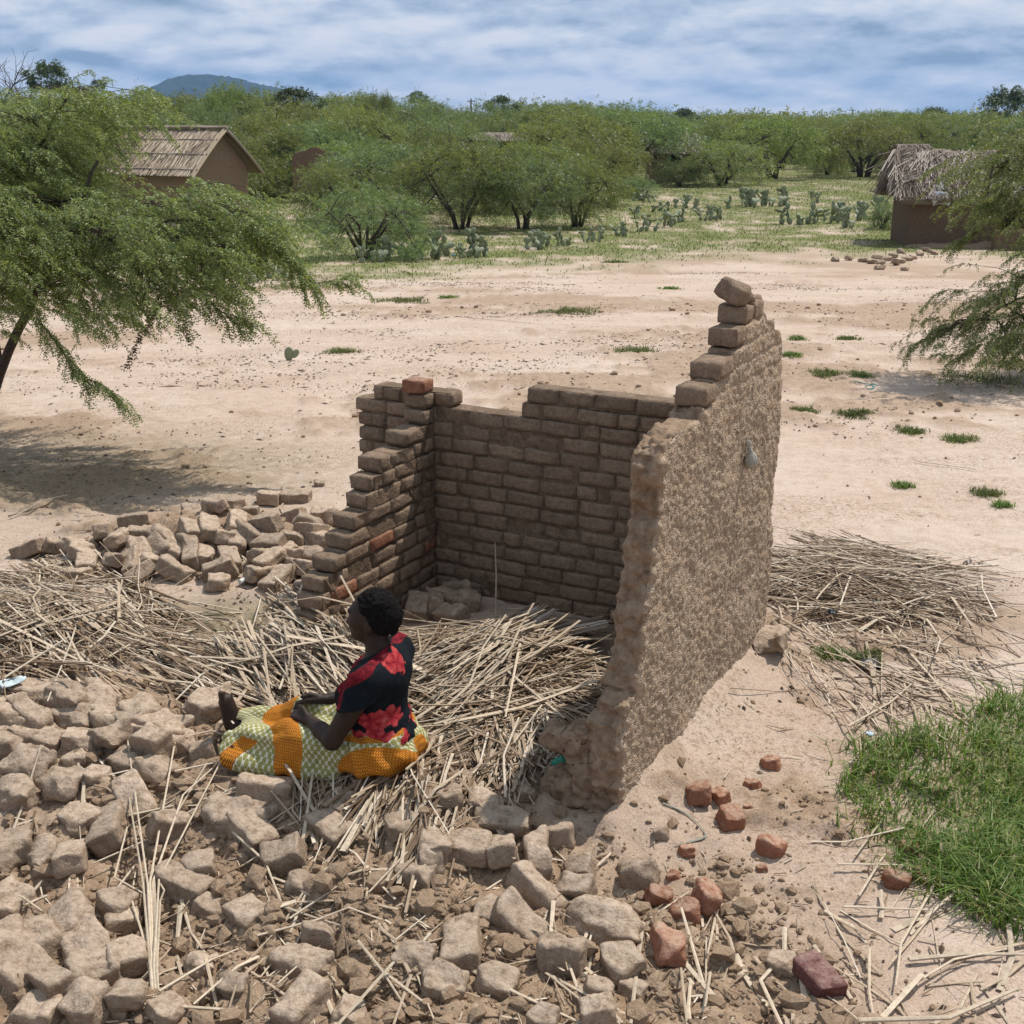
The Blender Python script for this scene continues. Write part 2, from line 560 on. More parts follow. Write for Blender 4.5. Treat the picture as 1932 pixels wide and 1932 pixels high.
def house_uv(x, y):
    dx, dy = x - CORNER[0], y - CORNER[1]
    return dx * E1[0] + dy * E1[1], dx * E2[0] + dy * E2[1]


def bump2(x, y, cx, cy, rx, ry, h, rot=0.0, p=1.0):
    c, s = math.cos(rot), math.sin(rot)
    a, b = (x - cx) * c + (y - cy) * s, -(x - cx) * s + (y - cy) * c
    return h * np.exp(-(((a / rx) ** 2 + (b / ry) ** 2) ** p))


def zones(x, y):
    """soil (dug brown earth), rough rubble earth, straw bed, damp mud, grass cover: 0..1 each"""
    u, v = house_uv(x, y)
    n1 = fbm2(x, y, 0.9, 4, 5); n2 = fbm2(x, y, 3.1, 3, 9)
    front = np.exp(-((u + 2.55) / np.where(u > -2.3, 0.34, 0.95)) ** 2) * sstep(-0.15, 0.3, v + 0.25 * n1)
    near = sstep(5.2, 3.9, y + 0.35 * n1) * sstep(1.7, 0.4, x + 0.3 * n1)
    rub = np.clip(front + near + bump2(x, y, -2.15, 8.6, 1.1, 0.75, 1.0), 0, 1)
    straw = np.clip(bump2(x, y, -2.95, 6.7, 0.95, 0.5, 1.1, 0, 1.6) + bump2(x, y, -1.1, 6.4, 0.75, 0.42, 1.1, -0.3, 1.6)
                    + bump2(x, y, 0.05, 6.2, 0.62, 0.55, 1.1, 0, 1.6) + bump2(x, y, -0.1, 5.45, 0.4, 0.4, 1.0, 0, 1.6)
                    + 0.8 * bump2(x, y, 2.35, 7.75, 0.75, 0.5, 1.1, -0.3, 1.5), 0, 1)
    d_house = np.hypot(x + 0.3, y - 6.0)
    dug = np.clip(sstep(3.4, 1.6, d_house + 0.9 * n1) * 0.75 * (0.25 + 0.75 * sstep(-0.15, 0.25, n2 + 0.5 * n1)), 0, 1)
    # churned earth lines across the sand
    st = fbm2(x * 0.45 + 0.15 * y, y * 1.0, 0.55, 4, 21)
    churn = sstep(0.06, 0.26, st + 0.3 * n2) * sstep(60, 20, y)
    damp = bump2(x, y, -1.72, 7.15, 0.62, 0.36, 1.0, 0.1, 2.0)
    gr = sstep(30, 38, y + 6 * n1 + 6.0 * sstep(0.5, -4.5, x) - 3.0 * sstep(1, 6, x)) * np.maximum(sstep(-0.55, -0.1, n1 + 0.3 * n2), sstep(60, 90, y) * 0.8)
    gr = np.maximum(gr, sstep(0.75, 0.25, np.hypot((x - 2.55) / 1.0, (y - 5.1) / 0.95) + 0.25 * n2))
    shade = np.exp(-(((x + 4.3) / 2.6) ** 2 + ((y - 10.6) / 1.5) ** 2) ** 2)   # tree's shade tinted into the ground, with leaf litter strewn on it
    return rub, straw, dug, churn, damp, gr, shade


def height_raw(x, y):
    x = np.asarray(x, dtype=np.float64); y = np.asarray(y, dtype=np.float64)
    u, v = house_uv(x, y)
    rub, straw, dug, churn, damp, gr, shade = zones(x, y)
    r = np.hypot(x, y)
    nearw = sstep(30, 14, r)
    h = 0.035 * fbm2(x, y, 0.8, 4, 1) * nearw + 0.10 * fbm2(x, y, 0.13, 3, 2)
    h = h - 1.0 * sstep(13, 46, y) + 0.5 * sstep(60, 400, r) * fbm2(x, y, 0.012, 3, 4)
    # fallen front wall: a ridge of broken brick that spreads towards the camera
    ru = u + 2.5
    ridge = np.exp(-(ru / np.where(ru > 0, 0.32, 0.75)) ** 2) * sstep(-0.1, 0.75, v) * sstep(5.5, 4.2, v)
    h = h + 0.19 * ridge
    h = h + bump2(x, y, -2.05, 8.55, 0.95, 0.5, 0.20) + bump2(x, y, -3.2, 5.7, 1.2, 0.7, 0.10)
    h = h + bump2(x, y, -2.95, 6.7, 0.8, 0.42, 0.2) + bump2(x, y, -1.0, 6.45, 0.5, 0.3, 0.25, -0.35)
    h = h + bump2(x, y, 0.05, 6.3, 0.55, 0.5, 0.17) + bump2(x, y, -0.1, 5.4, 0.35, 0.3, 0.10)
    h = h + bump2(x, y, -0.45, 5.0, 0.42, 0.3, 0.06) + bump2(x, y, 2.3, 7.75, 0.8, 0.45, 0.05, -0.3)
    # sand drifted against the foot of the plastered wall
    along = sstep(-2.5, -2.0, u) * sstep(0.25, 0.0, u)
    h = h + 0.15 * np.exp(-np.abs(np.minimum(v, 0)) / 0.2) * along * np.where(v < 0.05, 1.0, 0.5)
    h = h * (1 - 0.9 * damp) + 0.01 * damp
    rough = np.clip(rub + 0.75 * dug + 0.6 * churn, 0, 1.2) * nearw * (1 - damp)
    h = h + rough * (0.055 * fbm2(x, y, 5.5, 3, 31) + 0.045 * fbm2(x, y, 13, 3, 33))
    h = h + 0.03 * churn * nearw * (1 - damp) + 0.006 * fbm2(x, y, 9, 3, 35) * nearw
    return h


def spaced(lo, hi, step, far, grow=1.09):
    mid = np.arange(lo, hi + 1e-6, step)
    out, s, p = [], step, hi
    while p < far:
        s *= grow; p += s; out.append(p)
    return mid, np.array(out)


_mx, _fx = spaced(-4.2, 4.2, 0.026, 4300)
GX = np.concatenate([-_fx[::-1], _mx, _fx])
_my, _fy = spaced(2.7, 10.6, 0.026, 4300, 1.035)
GY = np.concatenate([[-600, -150, -40, -10, -3, 0, 1.2, 2.0, 2.4], _my, _fy])
_XX, _YY = np.meshgrid(GX, GY, indexing='ij')
_ZZ = height_raw(_XX, _YY)


def ground_z(x, y):
    """bilinear look-up on the terrain grid"""
    x = np.atleast_1d(np.asarray(x, dtype=np.float64)); y = np.atleast_1d(np.asarray(y, dtype=np.float64))
    i = np.clip(np.searchsorted(GX, x) - 1, 0, len(GX) - 2); j = np.clip(np.searchsorted(GY, y) - 1, 0, len(GY) - 2)
    a = np.clip((x - GX[i]) / (GX[i + 1] - GX[i]), 0, 1); b = np.clip((y - GY[j]) / (GY[j + 1] - GY[j]), 0, 1)
    return (_ZZ[i, j] * (1 - a) * (1 - b) + _ZZ[i + 1, j] * a * (1 - b) + _ZZ[i, j + 1] * (1 - a) * b + _ZZ[i + 1, j + 1] * a * b)


def gz(x, y): return float(ground_z(x, y)[0])


def on_ground(px, py, lift=0.0):
    """points of the terrain seen at picture points (arrays)"""
    px = np.atleast_1d(np.asarray(px, dtype=np.float64)); py = np.atleast_1d(np.asarray(py, dtype=np.float64))
    d = _fw[None] * FPX + (px - CPX)[:, None] * _ri[None] + (CPX - py)[:, None] * _up[None]
    d[:, 2] = np.minimum(d[:, 2], -1.0)
    z = np.zeros(len(px))
    for _ in range(14):
        t = (z - CAM_H) / d[:, 2]
        P = _o[None] + d * t[:, None]
        z = 0.5 * z + 0.5 * (ground_z(P[:, 0], P[:, 1]) + lift)
    P[:, 2] = ground_z(P[:, 0], P[:, 1]) + lift
    return P


def og(px, py, lift=0.0): return on_ground(px, py, lift)[0]


def build_ground():
    nx, ny = len(GX), len(GY)
    V = np.stack([_XX.ravel(), _YY.ravel(), _ZZ.ravel()], 1)
    I = (np.arange(nx - 1)[:, None] * ny + np.arange(ny - 1)[None, :]).ravel()
    Q = np.stack([I, I + ny, I + ny + 1, I + 1], 1)
    m, nt, b = new_mat('sandy_ground'); g = NT(nt)
    p = g.pos()
    fine = g.noise(p, 95, 5, 0.7); mid = g.noise(p, 9, 5, 0.62); big = g.noise(p, 0.5, 4, 0.55)
    sand = g.ramp(big, [(0.3, (0.52, 0.395, 0.31)), (0.55, (0.585, 0.465, 0.375)), (0.75, (0.63, 0.525, 0.435))])
    sand = g.mix(g.rng(mid, 0.4, 0.75, 0.0, 0.6), sand, (0.42, 0.295, 0.205))
    soil = g.ramp(mid, [(0.3, (0.205, 0.135, 0.084)), (0.5, (0.325, 0.225, 0.147)), (0.72, (0.45, 0.335, 0.235))])
    # dark crumbs strewn in drifts
    mp = g.n('ShaderNodeMapping'); g.link(p, mp.inputs[0]); mp.inputs['Scale'].default_value = (0.55, 1.5, 1)
    drift = g.noise(mp.outputs[0], 0.8, 5, 0.62, 0.6)
    speck = g.noise(p, 34, 4, 0.75)
    sp = g.math('MULTIPLY', g.rng(drift, 0.42, 0.58), g.rng(speck, 0.50, 0.60), True)
    c = g.mix(g.attr('dug'), sand, soil)
    c = g.mix(g.math('MULTIPLY', g.attr('churn'), 0.75), c, g.mix(g.rng(mid, 0.35, 0.65), (0.27, 0.18, 0.115), (0.43, 0.315, 0.22)))
    c = g.mix(g.attr('rub'), c, soil)
    c = g.mix(g.math('MULTIPLY', sp, 0.7), c, (0.24, 0.16, 0.10))
    # leaf-strewn earth, darkened to stand for the tree's shade
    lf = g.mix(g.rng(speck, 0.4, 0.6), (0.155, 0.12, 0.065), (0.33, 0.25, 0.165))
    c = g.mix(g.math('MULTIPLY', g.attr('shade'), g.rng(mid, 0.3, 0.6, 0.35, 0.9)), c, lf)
    grn = g.mix(g.rng(mid, 0.3, 0.7), (0.12, 0.14, 0.045), (0.235, 0.235, 0.095))
    c = g.mix(g.math('MULTIPLY', g.attr('grass'), g.rng(g.noise(p, 0.6, 4), 0.33, 0.5, 0.35, 1.0)), c, grn)
    dm = g.ramp(mid, [(0.3, (0.13, 0.115, 0.065)), (0.5, (0.25, 0.205, 0.135)), (0.7, (0.38, 0.29, 0.20))])
    c = g.mix(g.attr('damp'), c, dm)
    c = g.mix(g.attr('straw'), c, g.mix(g.rng(speck, 0.4, 0.6), (0.06, 0.042, 0.028), (0.16, 0.115, 0.075)))  # earth under the straw darkened to stand for shade between stalks
    c = g.mix(1.0, c, g.ramp(fine, [(0.3, 0.58), (0.55, 1.0)]), 'MULTIPLY')
    g.link(c, b.inputs['Base Color'])
    b.inputs['Roughness'].default_value = 0.97; b.inputs['Specular IOR Level'].default_value = 0.08
    h = g.math('ADD', g.math('MULTIPLY', mid, 0.55), g.math('MULTIPLY', fine, 0.3))
    h = g.math('ADD', h, g.math('MULTIPLY', speck, 0.45))
    g.bump(b, h, 0.75, 0.022)
    me = mesh_np('ground', V, Q, True, m)
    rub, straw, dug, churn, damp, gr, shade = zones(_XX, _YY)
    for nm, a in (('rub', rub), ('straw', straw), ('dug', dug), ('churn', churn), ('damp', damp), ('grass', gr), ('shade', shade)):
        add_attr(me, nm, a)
    tag(link('ground', me), 'pale sandy ground strewn with litter, churned earth and thin grass', None, None, 'structure')


build_ground()


def build_hill():
    """wooded hill kilometres behind the village"""
    D = 3400.0
    prof = [(200, 205), (250, 186), (300, 166), (330, 152), (365, 145), (400, 143), (440, 148), (480, 158), (520, 166), (560, 174), (600, 181), (640, 192), (700, 206), (770, 221)]
    px = np.array([a for a, b in prof], float); py = np.array([b for a, b in prof], float)
    X0, X1 = (px[0] - CPX) / FPX * D * math.cos(PITCH), (px[-1] - CPX) / FPX * D * math.cos(PITCH)
    nx, ny = 220, 60
    xs = np.linspace(X0 - 200, X1 + 200, nx); ys = np.linspace(D - 320, D + 700, ny)
    XX, YY = np.meshgrid(xs, ys, indexing='ij')
    sx = XX * FPX / (D * math.cos(PITCH)) + CPX
    top = CAM_H + D * (HZ - np.interp(sx, px, py)) / FPX * math.cos(PITCH)
    prof_y = np.exp(-((YY - D) / 300) ** 2)
    Z = np.maximum(top, 0) * prof_y + 5.0 * fbm2(XX, YY, 0.02, 4, 3) * prof_y + 4.0 * fbm2(XX, YY, 0.09, 2, 6) * prof_y - 2.5
    V = np.stack([XX.ravel(), YY.ravel(), Z.ravel()], 1)
    I = (np.arange(nx - 1)[:, None] * ny + np.arange(ny - 1)[None, :]).ravel()
    m, nt, b = new_mat('hill_forest'); g = NT(nt)
    n = g.noise(g.pos(), 0.035, 6, 0.7)
    g.link(g.ramp(n, [(0.35, (0.008, 0.016, 0.008)), (0.55, (0.022, 0.036, 0.016)), (0.75, (0.045, 0.06, 0.026))]), b.inputs['Base Color'])
    g.bump(b, n, 0.6, 3.0)
    tag(link('hill', mesh_np('hill', V, np.stack([I, I + ny, I + ny + 1, I + 1], 1), True, m)), 'wooded blue hill far behind the village', None, None, 'structure')


build_hill()
# ------------------------------------------------------------------ brick meshes
def brick_mesh(name, mat, size=(0.21, 0.11, 0.09), cuts=3, r=0.014, rough=0.006, chop=0, seed=0):
    rr = random.Random(seed)
    bm = bmesh.new(); bmesh.ops.create_cube(bm, size=2.0)
    bmesh.ops.subdivide_edges(bm, edges=bm.edges[:], cuts=cuts, use_grid_fill=True)
    V = np.array([v.co for v in bm.verts]); half = np.array(size) / 2
    P = V * half
    inner = half - r
    q = np.clip(P, -inner, inner); d = P - q
    ln = np.linalg.norm(d, axis=1)[:, None]
    P = np.where(ln > 1e-6, q + d / np.maximum(ln, 1e-6) * r, P)
    for _ in range(chop):
        n = np.array([rr.choice((-1, 1)) * rr.uniform(0.5, 1), rr.choice((-1, 1)) * rr.uniform(0.2, 1), rr.uniform(-0.3, 1)])
        n /= np.linalg.norm(n)
        lim = np.abs(n * half).sum() * rr.uniform(0.55, 0.8)
        s = P @ n - lim
        P = P - np.maximum(s, 0)[:, None] * n[None]
    o = np.array([rr.uniform(0, 99) for _ in range(3)])
    for a, sc in ((1.0, 14), (0.6, 38)):
        for k in range(3): P[:, k] += rough * a * vnoise(P * sc + o + 31 * k, seed)
    for i, v in enumerate(bm.verts): v.co = P[i]
    me = bpy.data.meshes.new(name); bm.to_mesh(me); bm.free()
    me.polygons.foreach_set('use_smooth', [True] * len(me.polygons))
    me.materials.append(mat)
    return me


L_BR, ROW, T_W = 0.215, 0.0925, 0.15
WALL_BR = [brick_mesh('wall_brick', M_BRICK, (0.2, T_W, 0.08), 3, 0.008, 0.0052, 0, 40 + k) for k in range(8)]
WALL_HALF = [brick_mesh('wall_half_brick', M_BRICK, (0.1, T_W, 0.08), 3, 0.008, 0.0052, 0, 60 + k) for k in range(4)]
WALL_RED = brick_mesh('wall_red_brick', M_RED, (0.2, T_W, 0.08), 3, 0.012, 0.007, 0, 71)


def wall_row(root, x0, x1, y, z, rr, red=0.0, along=True):
    """one course of bricks from x0 to x1 in the wall's own axes; returns nothing"""
    p = x0
    while p < x1 - 0.05:
        l = rr.choice((0.245, 0.245, 0.25, 0.235, 0.255, 0.13))
        if p == x0 and rr.random() < 0.5: l = 0.13
        l = min(l, x1 - p)
        me = WALL_RED if rr.random() < red else (rr.choice(WALL_BR) if l > 0.14 else rr.choice(WALL_HALF))
        base = 0.2 if l > 0.14 or me is WALL_RED else 0.1
        b = link('brick', me, root, (p + l / 2, y + rr.uniform(-0.009, 0.009), z + ROW / 2 + rr.uniform(-0.003, 0.003)),
                 (rr.uniform(-0.02, 0.02), rr.uniform(-0.02, 0.02), rr.choice((0, math.pi)) + rr.uniform(-0.02, 0.02)),
                 ((l - 0.008) / base, rr.uniform(0.97, 1.02), rr.uniform(0.99, 1.07)))
        p += l


def mortar(root, segs, y0, y1, seed):
    """recessed mud between the bricks: one lumpy slab for each course, joined"""
    G = Geo()
    for x0, x1, z0, z1 in segs:
        n = max(2, int((x1 - x0) / 0.05)); xs = np.linspace(x0, x1, n)
        V = []
        for x in xs:
            V += [(x, y0, z0), (x, y1, z0), (x, y1, z1), (x, y0, z1)]
        V = np.array(V); w = vnoise(V * 17 + seed, seed) * 0.011
        V[:, 1] += np.where(V[:, 1] > (y0 + y1) / 2, 1, -1) * w
        Q = [(0, 1, 2, 3), ((n - 1) * 4 + 3, (n - 1) * 4 + 2, (n - 1) * 4 + 1, (n - 1) * 4)]
        for i in range(n - 1):
            for k in range(4):
                a, b = i * 4 + k, i * 4 + (k + 1) % 4
                Q.append((a, a + 4, b + 4, b))
        G.add(V, Q)
    return link('mortar', G.mesh('mortar', M_MORTAR), root)


def house_pt(u, v, z=0.0): return CORNER + E1 * u + E2 * v + np.array([0, 0, z])


def build_back_wall():
    root = link('brick_wall', None, None, house_pt(-0.075, 0.15), (0, 0, HOUSE_ROT + math.pi / 2))
    tag(root, 'roofless back wall of grey-brown mud bricks facing the seated person', 'wall')
    rr = random.Random(3); segs = []
    n = 16
    for r in range(-1, n):
        z = r * ROW
        x0, x1 = 0.0, 2.57 + rr.uniform(-0.012, 0.012)
        if r == n - 2: x1 = 2.44
        if r == n - 1: x1 = 1.34
        if r == n - 2:
            wall_row(root, x0, 1.38, 0, z, rr); wall_row(root, 1.86, x1, 0, z, rr)
            segs.append((x0 + 0.02, 1.36, z, z + ROW - 0.004)); segs.append((1.88, x1 - 0.03, z, z + ROW - 0.004))
        else:
            wall_row(root, x0, x1, 0, z, rr, 0.004)
            segs.append((x0 + 0.02, x1 - 0.03, z, z + ROW - (0.004 if r >= n - 3 else 0)))
    mortar(root, segs, -T_W / 2 + 0.011, T_W / 2 - 0.011, 5)


build_back_wall()


def build_short_wall():
    root = link('brick_wall', None, None, house_pt(-0.15, 2.13 + T_W / 2), (0, 0, HOUSE_ROT))
    tag(root, 'short broken side wall of mud bricks stepping down to the rubble heap', 'wall')
    rr = random.Random(8); segs = []
    tops = [(-1.30, 0.30), (-1.22, 0.56), (-1.08, 0.66), (-0.95, 0.76), (-0.83, 0.86), (-0.72, 0.98), (-0.63, 1.10), (-0.36, 1.18), (-0.12, 1.24), (0.0, 1.42)]
    xs = np.linspace(-1.32, 0.0, 90)
    tz = np.interp(xs, [a for a, b in tops], [b for a, b in tops])
    for r in range(-1, 16):
        z = r * ROW
        ok = xs[tz >= z + ROW * 0.75]
        if len(ok) == 0: continue
        x0 = ok[0]
        if z > 1.2: x0 = -0.13
        wall_row(root, x0 + rr.uniform(-0.02, 0.02), -0.004, 0, z, rr, 0.05 if 0.3 < z < 0.9 else 0.0)
        segs.append((x0 + 0.03, -0.01, z, z + ROW - (0.0 if z < 0.4 else 0.01)))
    b = link('brick', WALL_RED, root, (-0.075, 0.0, 15 * ROW + 0.5 * ROW - 0.1 + 0.1), (0, 0.03, 0.1), (0.72, 1.0, 1.0))
    tag(b, 'reddish burnt brick on top of the corner')
    mortar(root, segs, -T_W / 2 + 0.007, T_W / 2 - 0.007, 7)


build_short_wall()


def poly_sdf(poly, X, Z):
    """signed distance to a closed polygon on a grid"""
    P = np.array(poly); d = np.full(X.shape, 1e9); ins = np.zeros(X.shape, bool)
    for i in range(len(P)):
        a, b = P[i], P[(i + 1) % len(P)]; e = b - a
        wx, wz = X - a[0], Z - a[1]
        t = np.clip((wx * e[0] + wz * e[1]) / (e @ e), 0, 1)
        d = np.minimum(d, (wx - e[0] * t) ** 2 + (wz - e[1] * t) ** 2)
        c = ((a[1] <= Z) & (b[1] > Z)) | ((b[1] <= Z) & (a[1] > Z))
        xi = a[0] + (Z - a[1]) / (b[1] - a[1] if b[1] != a[1] else 1) * e[0]
        ins ^= c & (X < xi)
    return np.sqrt(d) * np.where(ins, -1, 1)


def build_plaster_wall():
    root = link('plastered_wall', None, None, CORNER, (0, 0, HOUSE_ROT))
    tag(root, 'tall broken gable wall with rough pebbly plaster and stepped top', 'wall')
    h = 0.0095
    S = Sdf((-2.4, -0.06, -0.25), (0.1, 0.62, 2.2), h)
    U, V_, Z = S.grid()
    poly = [(0, -0.25), (0.0, 1.0), (-0.005, 1.84), (-0.07, 1.92), (-0.12, 1.87), (-0.19, 1.99), (-0.27, 1.94), (-0.34, 2.05), (-0.42, 2.10), (-0.44, 2.05),
            (-0.70, 2.035), (-0.705, 1.945), (-0.845, 1.94), (-0.85, 1.83), (-1.09, 1.82), (-1.095, 1.735), (-1.26, 1.73), (-1.30, 1.695), (-1.52, 1.69),
            (-1.70, 1.665), (-1.755, 1.62), (-1.76, 1.45), (-1.745, 1.35), (-1.80, 1.24), (-1.82, 1.1), (-1.885, 0.97), (-1.89, 0.85), (-1.95, 0.66), (-1.955, 0.6),
            (-2.06, 0.575), (-2.085, 0.4), (-2.09, 0.2), (-2.13, -0.25)]
    p2 = poly_sdf(poly, U[:, :, 0] + 0 * Z[0, :, :], Z[:, 0, :] + 0 * U[:, 0, :])[:, None, :]
    slab = np.abs(V_ - 0.075) - 0.075
    d = smax(p2 + 0 * slab, slab + 0 * p2, 0.03)
    S.f = d.astype(np.float32)
    S.box((-2.10, 0.02, -0.2), (-1.93, 0.19, 0.50), 0.02, 0.012)          # stump of the front wall
    S.box((-2.11, 0.12, 0.22), (-1.95, 0.275, 0.43), 0.02, 0.01)
    S.box((-2.10, 0.20, 0.305), (-1.96, 0.41, 0.395), 0.025, 0.008)
    S.box((-2.11, 0.10, -0.2), (-1.92, 0.22, 0.32), 0.02, 0.015)
    S.box((-2.12, 0.15, -0.2), (-1.94, 0.40, 0.165), 0.03, 0.015)
    Vv, Q = S.surface(1)
    N = vert_normals(Vv, Q)
    endw = np.clip(sstep(0.02, 0.14, np.abs(N[:, 0])) + sstep(0.1, 0.17, Vv[:, 1]), 0, 1) * (Vv[:, 0] < -1.2)
    topw = sstep(0.4, 0.8, N[:, 2])
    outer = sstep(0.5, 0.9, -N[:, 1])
    k = fbm(Vv * 11, 4, 3) * (0.008 + 0.036 * endw + 0.010 * topw) + fbm(Vv * 34, 3, 5) * (0.005 + 0.018 * endw) + 0.007 * fbm(Vv * 60, 2, 8) * outer
    k += 0.018 * fbm(Vv * 3.1, 2, 9) * outer
    # courses read faintly through the plaster near the top
    k -= outer * sstep(1.5, 1.9, Vv[:, 2]) * 0.006 * (np.abs(((Vv[:, 2] / ROW) % 1) - 0.5) > 0.4)
    Vv = Vv + N * k[:, None]
    m, nt, b = new_mat('pebbly_plaster'); g = NT(nt)
    p = g.obj()
    vor = g.voro(p, 120); vc = vor.outputs['Color']
    sep = g.n('ShaderNodeSeparateColor'); g.link(vc, sep.inputs[0])
    peb = g.ramp(sep.outputs[0], [(0.0, (0.15, 0.10, 0.065)), (0.25, (0.34, 0.245, 0.16)), (0.5, (0.48, 0.36, 0.25)), (0.8, (0.46, 0.37, 0.28)), (1.0, (0.60, 0.49, 0.37))])
    big = g.noise(p, 2.6, 4, 0.6); mid = g.noise(p, 17, 5, 0.65); fine = g.noise(p, 170, 3, 0.7)
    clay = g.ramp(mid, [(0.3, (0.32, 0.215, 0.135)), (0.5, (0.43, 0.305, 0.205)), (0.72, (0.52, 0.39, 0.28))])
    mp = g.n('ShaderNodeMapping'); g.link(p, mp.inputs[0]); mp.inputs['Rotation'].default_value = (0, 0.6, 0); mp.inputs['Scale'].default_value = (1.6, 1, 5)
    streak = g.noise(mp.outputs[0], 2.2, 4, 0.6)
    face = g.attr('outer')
    bare = g.ramp(mid, [(0.3, (0.18, 0.118, 0.074)), (0.5, (0.275, 0.19, 0.125)), (0.72, (0.37, 0.27, 0.185))])  # bare mud with the shade of these sides put into its tone
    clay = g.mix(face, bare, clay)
    fac = g.math('MULTIPLY', face, g.rng(g.math('ADD', streak, g.math('MULTIPLY', big, 0.5)), 0.58, 0.86, 0.28, 0.85))
    c = g.mix(fac, clay, peb)
    c = g.mix(1.0, c, g.ramp(fine, [(0.25, 0.7), (0.55, 1.0)]), 'MULTIPLY')
    cr = g.voro(p, 7, 'DISTANCE_TO_EDGE'); crm = g.noise(p, 4, 2)
    crack = g.math('MULTIPLY', g.math('LESS_THAN', g.math('ADD', cr.outputs['Distance'], g.math('MULTIPLY', g.math('SUBTRACT', mid, 0.5), 0.09)), 0.006), g.math('MULTIPLY', g.attr('cracked'), g.math('GREATER_THAN', crm, 0.52)))
    c = g.mix(crack, c, (0.05, 0.035, 0.025))
    g.link(c, b.inputs['Base Color']); b.inputs['Roughness'].default_value = 0.95; b.inputs['Specular IOR Level'].default_value = 0.1
    hh = g.math('ADD', g.math('MULTIPLY', g.math('MULTIPLY', vor.outputs['Distance'], -0.9), face), g.math('MULTIPLY', mid, 0.7))
    hh = g.math('ADD', hh, g.math('MULTIPLY', fine, 0.3))
    hh = g.math('SUBTRACT', hh, g.math('MULTIPLY', crack, 0.8))
    g.bump(b, hh, 0.75, 0.010)
    me = mesh_np('plaster_shell', Vv, Q, True, m)
    add_attr(me, 'outer', outer); add_attr(me, 'cracked', (sstep(0.55, 0.35, Vv[:, 2]) * (1 - outer)))
    link('plaster_shell', me, root)
    # bare bricks left standing as steps along the broken gable
    rr = random.Random(5)
    spots = [(-0.632, 2.035, 0.14), (-0.49, 2.04, 0.13), (-0.775, 1.945, 0.145), (-0.97, 1.825, 0.225), (-1.182, 1.735, 0.155)]
    for i, (u, z, l) in enumerate(spots):
        if l == 0: continue
        link('brick', rr.choice(WALL_BR), root, (u, 0.073 + rr.uniform(-0.006, 0.006), z + 0.044), (rr.uniform(-.02, .02), rr.uniform(-.03, .03), rr.uniform(-.04, .04)),
             (l / 0.2, 0.97, 1.1))
    big_b = link('loose_brick', brick_mesh('top_brick', M_BRICK, (0.2, 0.115, 0.1), 4, 0.028, 0.012, 1, 91), root, (-0.66, 0.085, 2.185), (0.15, -0.32, 1.25), (0.88, 1, 1))
    tag(big_b, 'loose rounded brick tilted on the highest step')
    for i in range(5):
        link('brick_fragment', brick_mesh('fragment', M_BRICK, (0.07, 0.06, 0.05), 2, 0.02, 0.008, 1, 95 + i), root,
             (-0.56 + 0.045 * i, 0.07 + rr.uniform(-.03, .03), 2.15 - 0.01 * i), (rr.uniform(-.5, .5), rr.uniform(-.5, .5), rr.uniform(0, 3)))


build_plaster_wall()


def build_pouch():
    """small knotted cloth pouch hung on the plastered wall"""
    P = at_plane(1406, 868, CORNER, -E2) - E2 * 0.03
    root = link('cloth_pouch', None, None, P)
    tag(root, 'small knotted grey cloth pouch hanging on the pebbly wall', 'pouch')
    cloth = plain_mat('grey_cloth', (0.36, 0.34, 0.29), 0.9, 0.3, 60, 0.4)
    S = Sdf((-0.1, -0.1, -0.1), (0.1, 0.1, 0.16), 0.005)
    S.ell((0, 0, 0), (0.034, 0.03, 0.04), 0.01); S.cap((0, 0, 0.02), (-0.012, 0, 0.075), 0.02, 0.007, 0.012); S.ell((-0.016, 0, 0.09), (0.013, 0.01, 0.018), 0.006)
    V, Q = S.surface(1); th = np.arctan2(V[:, 1], V[:, 0])
    V = V + vert_normals(V, Q) * (0.003 * np.sin(th * 9 + V[:, 2] * 30) * sstep(-0.02, 0.04, V[:, 2]))[:, None]
    link('pouch', mesh_np('pouch', V, Q, True, cloth), root)
    G = Geo(); w = E2 * 0.02
    G.add(*tube([(-0.016, 0, 0.09), np.array((-0.02, 0, 0.14)) + w, np.array((-0.004, 0, 0.19)) + w * 1.3], 0.004, 5))
    link('string', G.mesh('string', cloth), root)
    G = Geo(); G.add(*tube([np.array((-0.04, -0.004, 0.06)), np.array((-0.045, -0.004, 0.1))], [0.009, 0.011], 6))
    link('peg', G.mesh('peg', M_STRAW), root)


build_pouch()
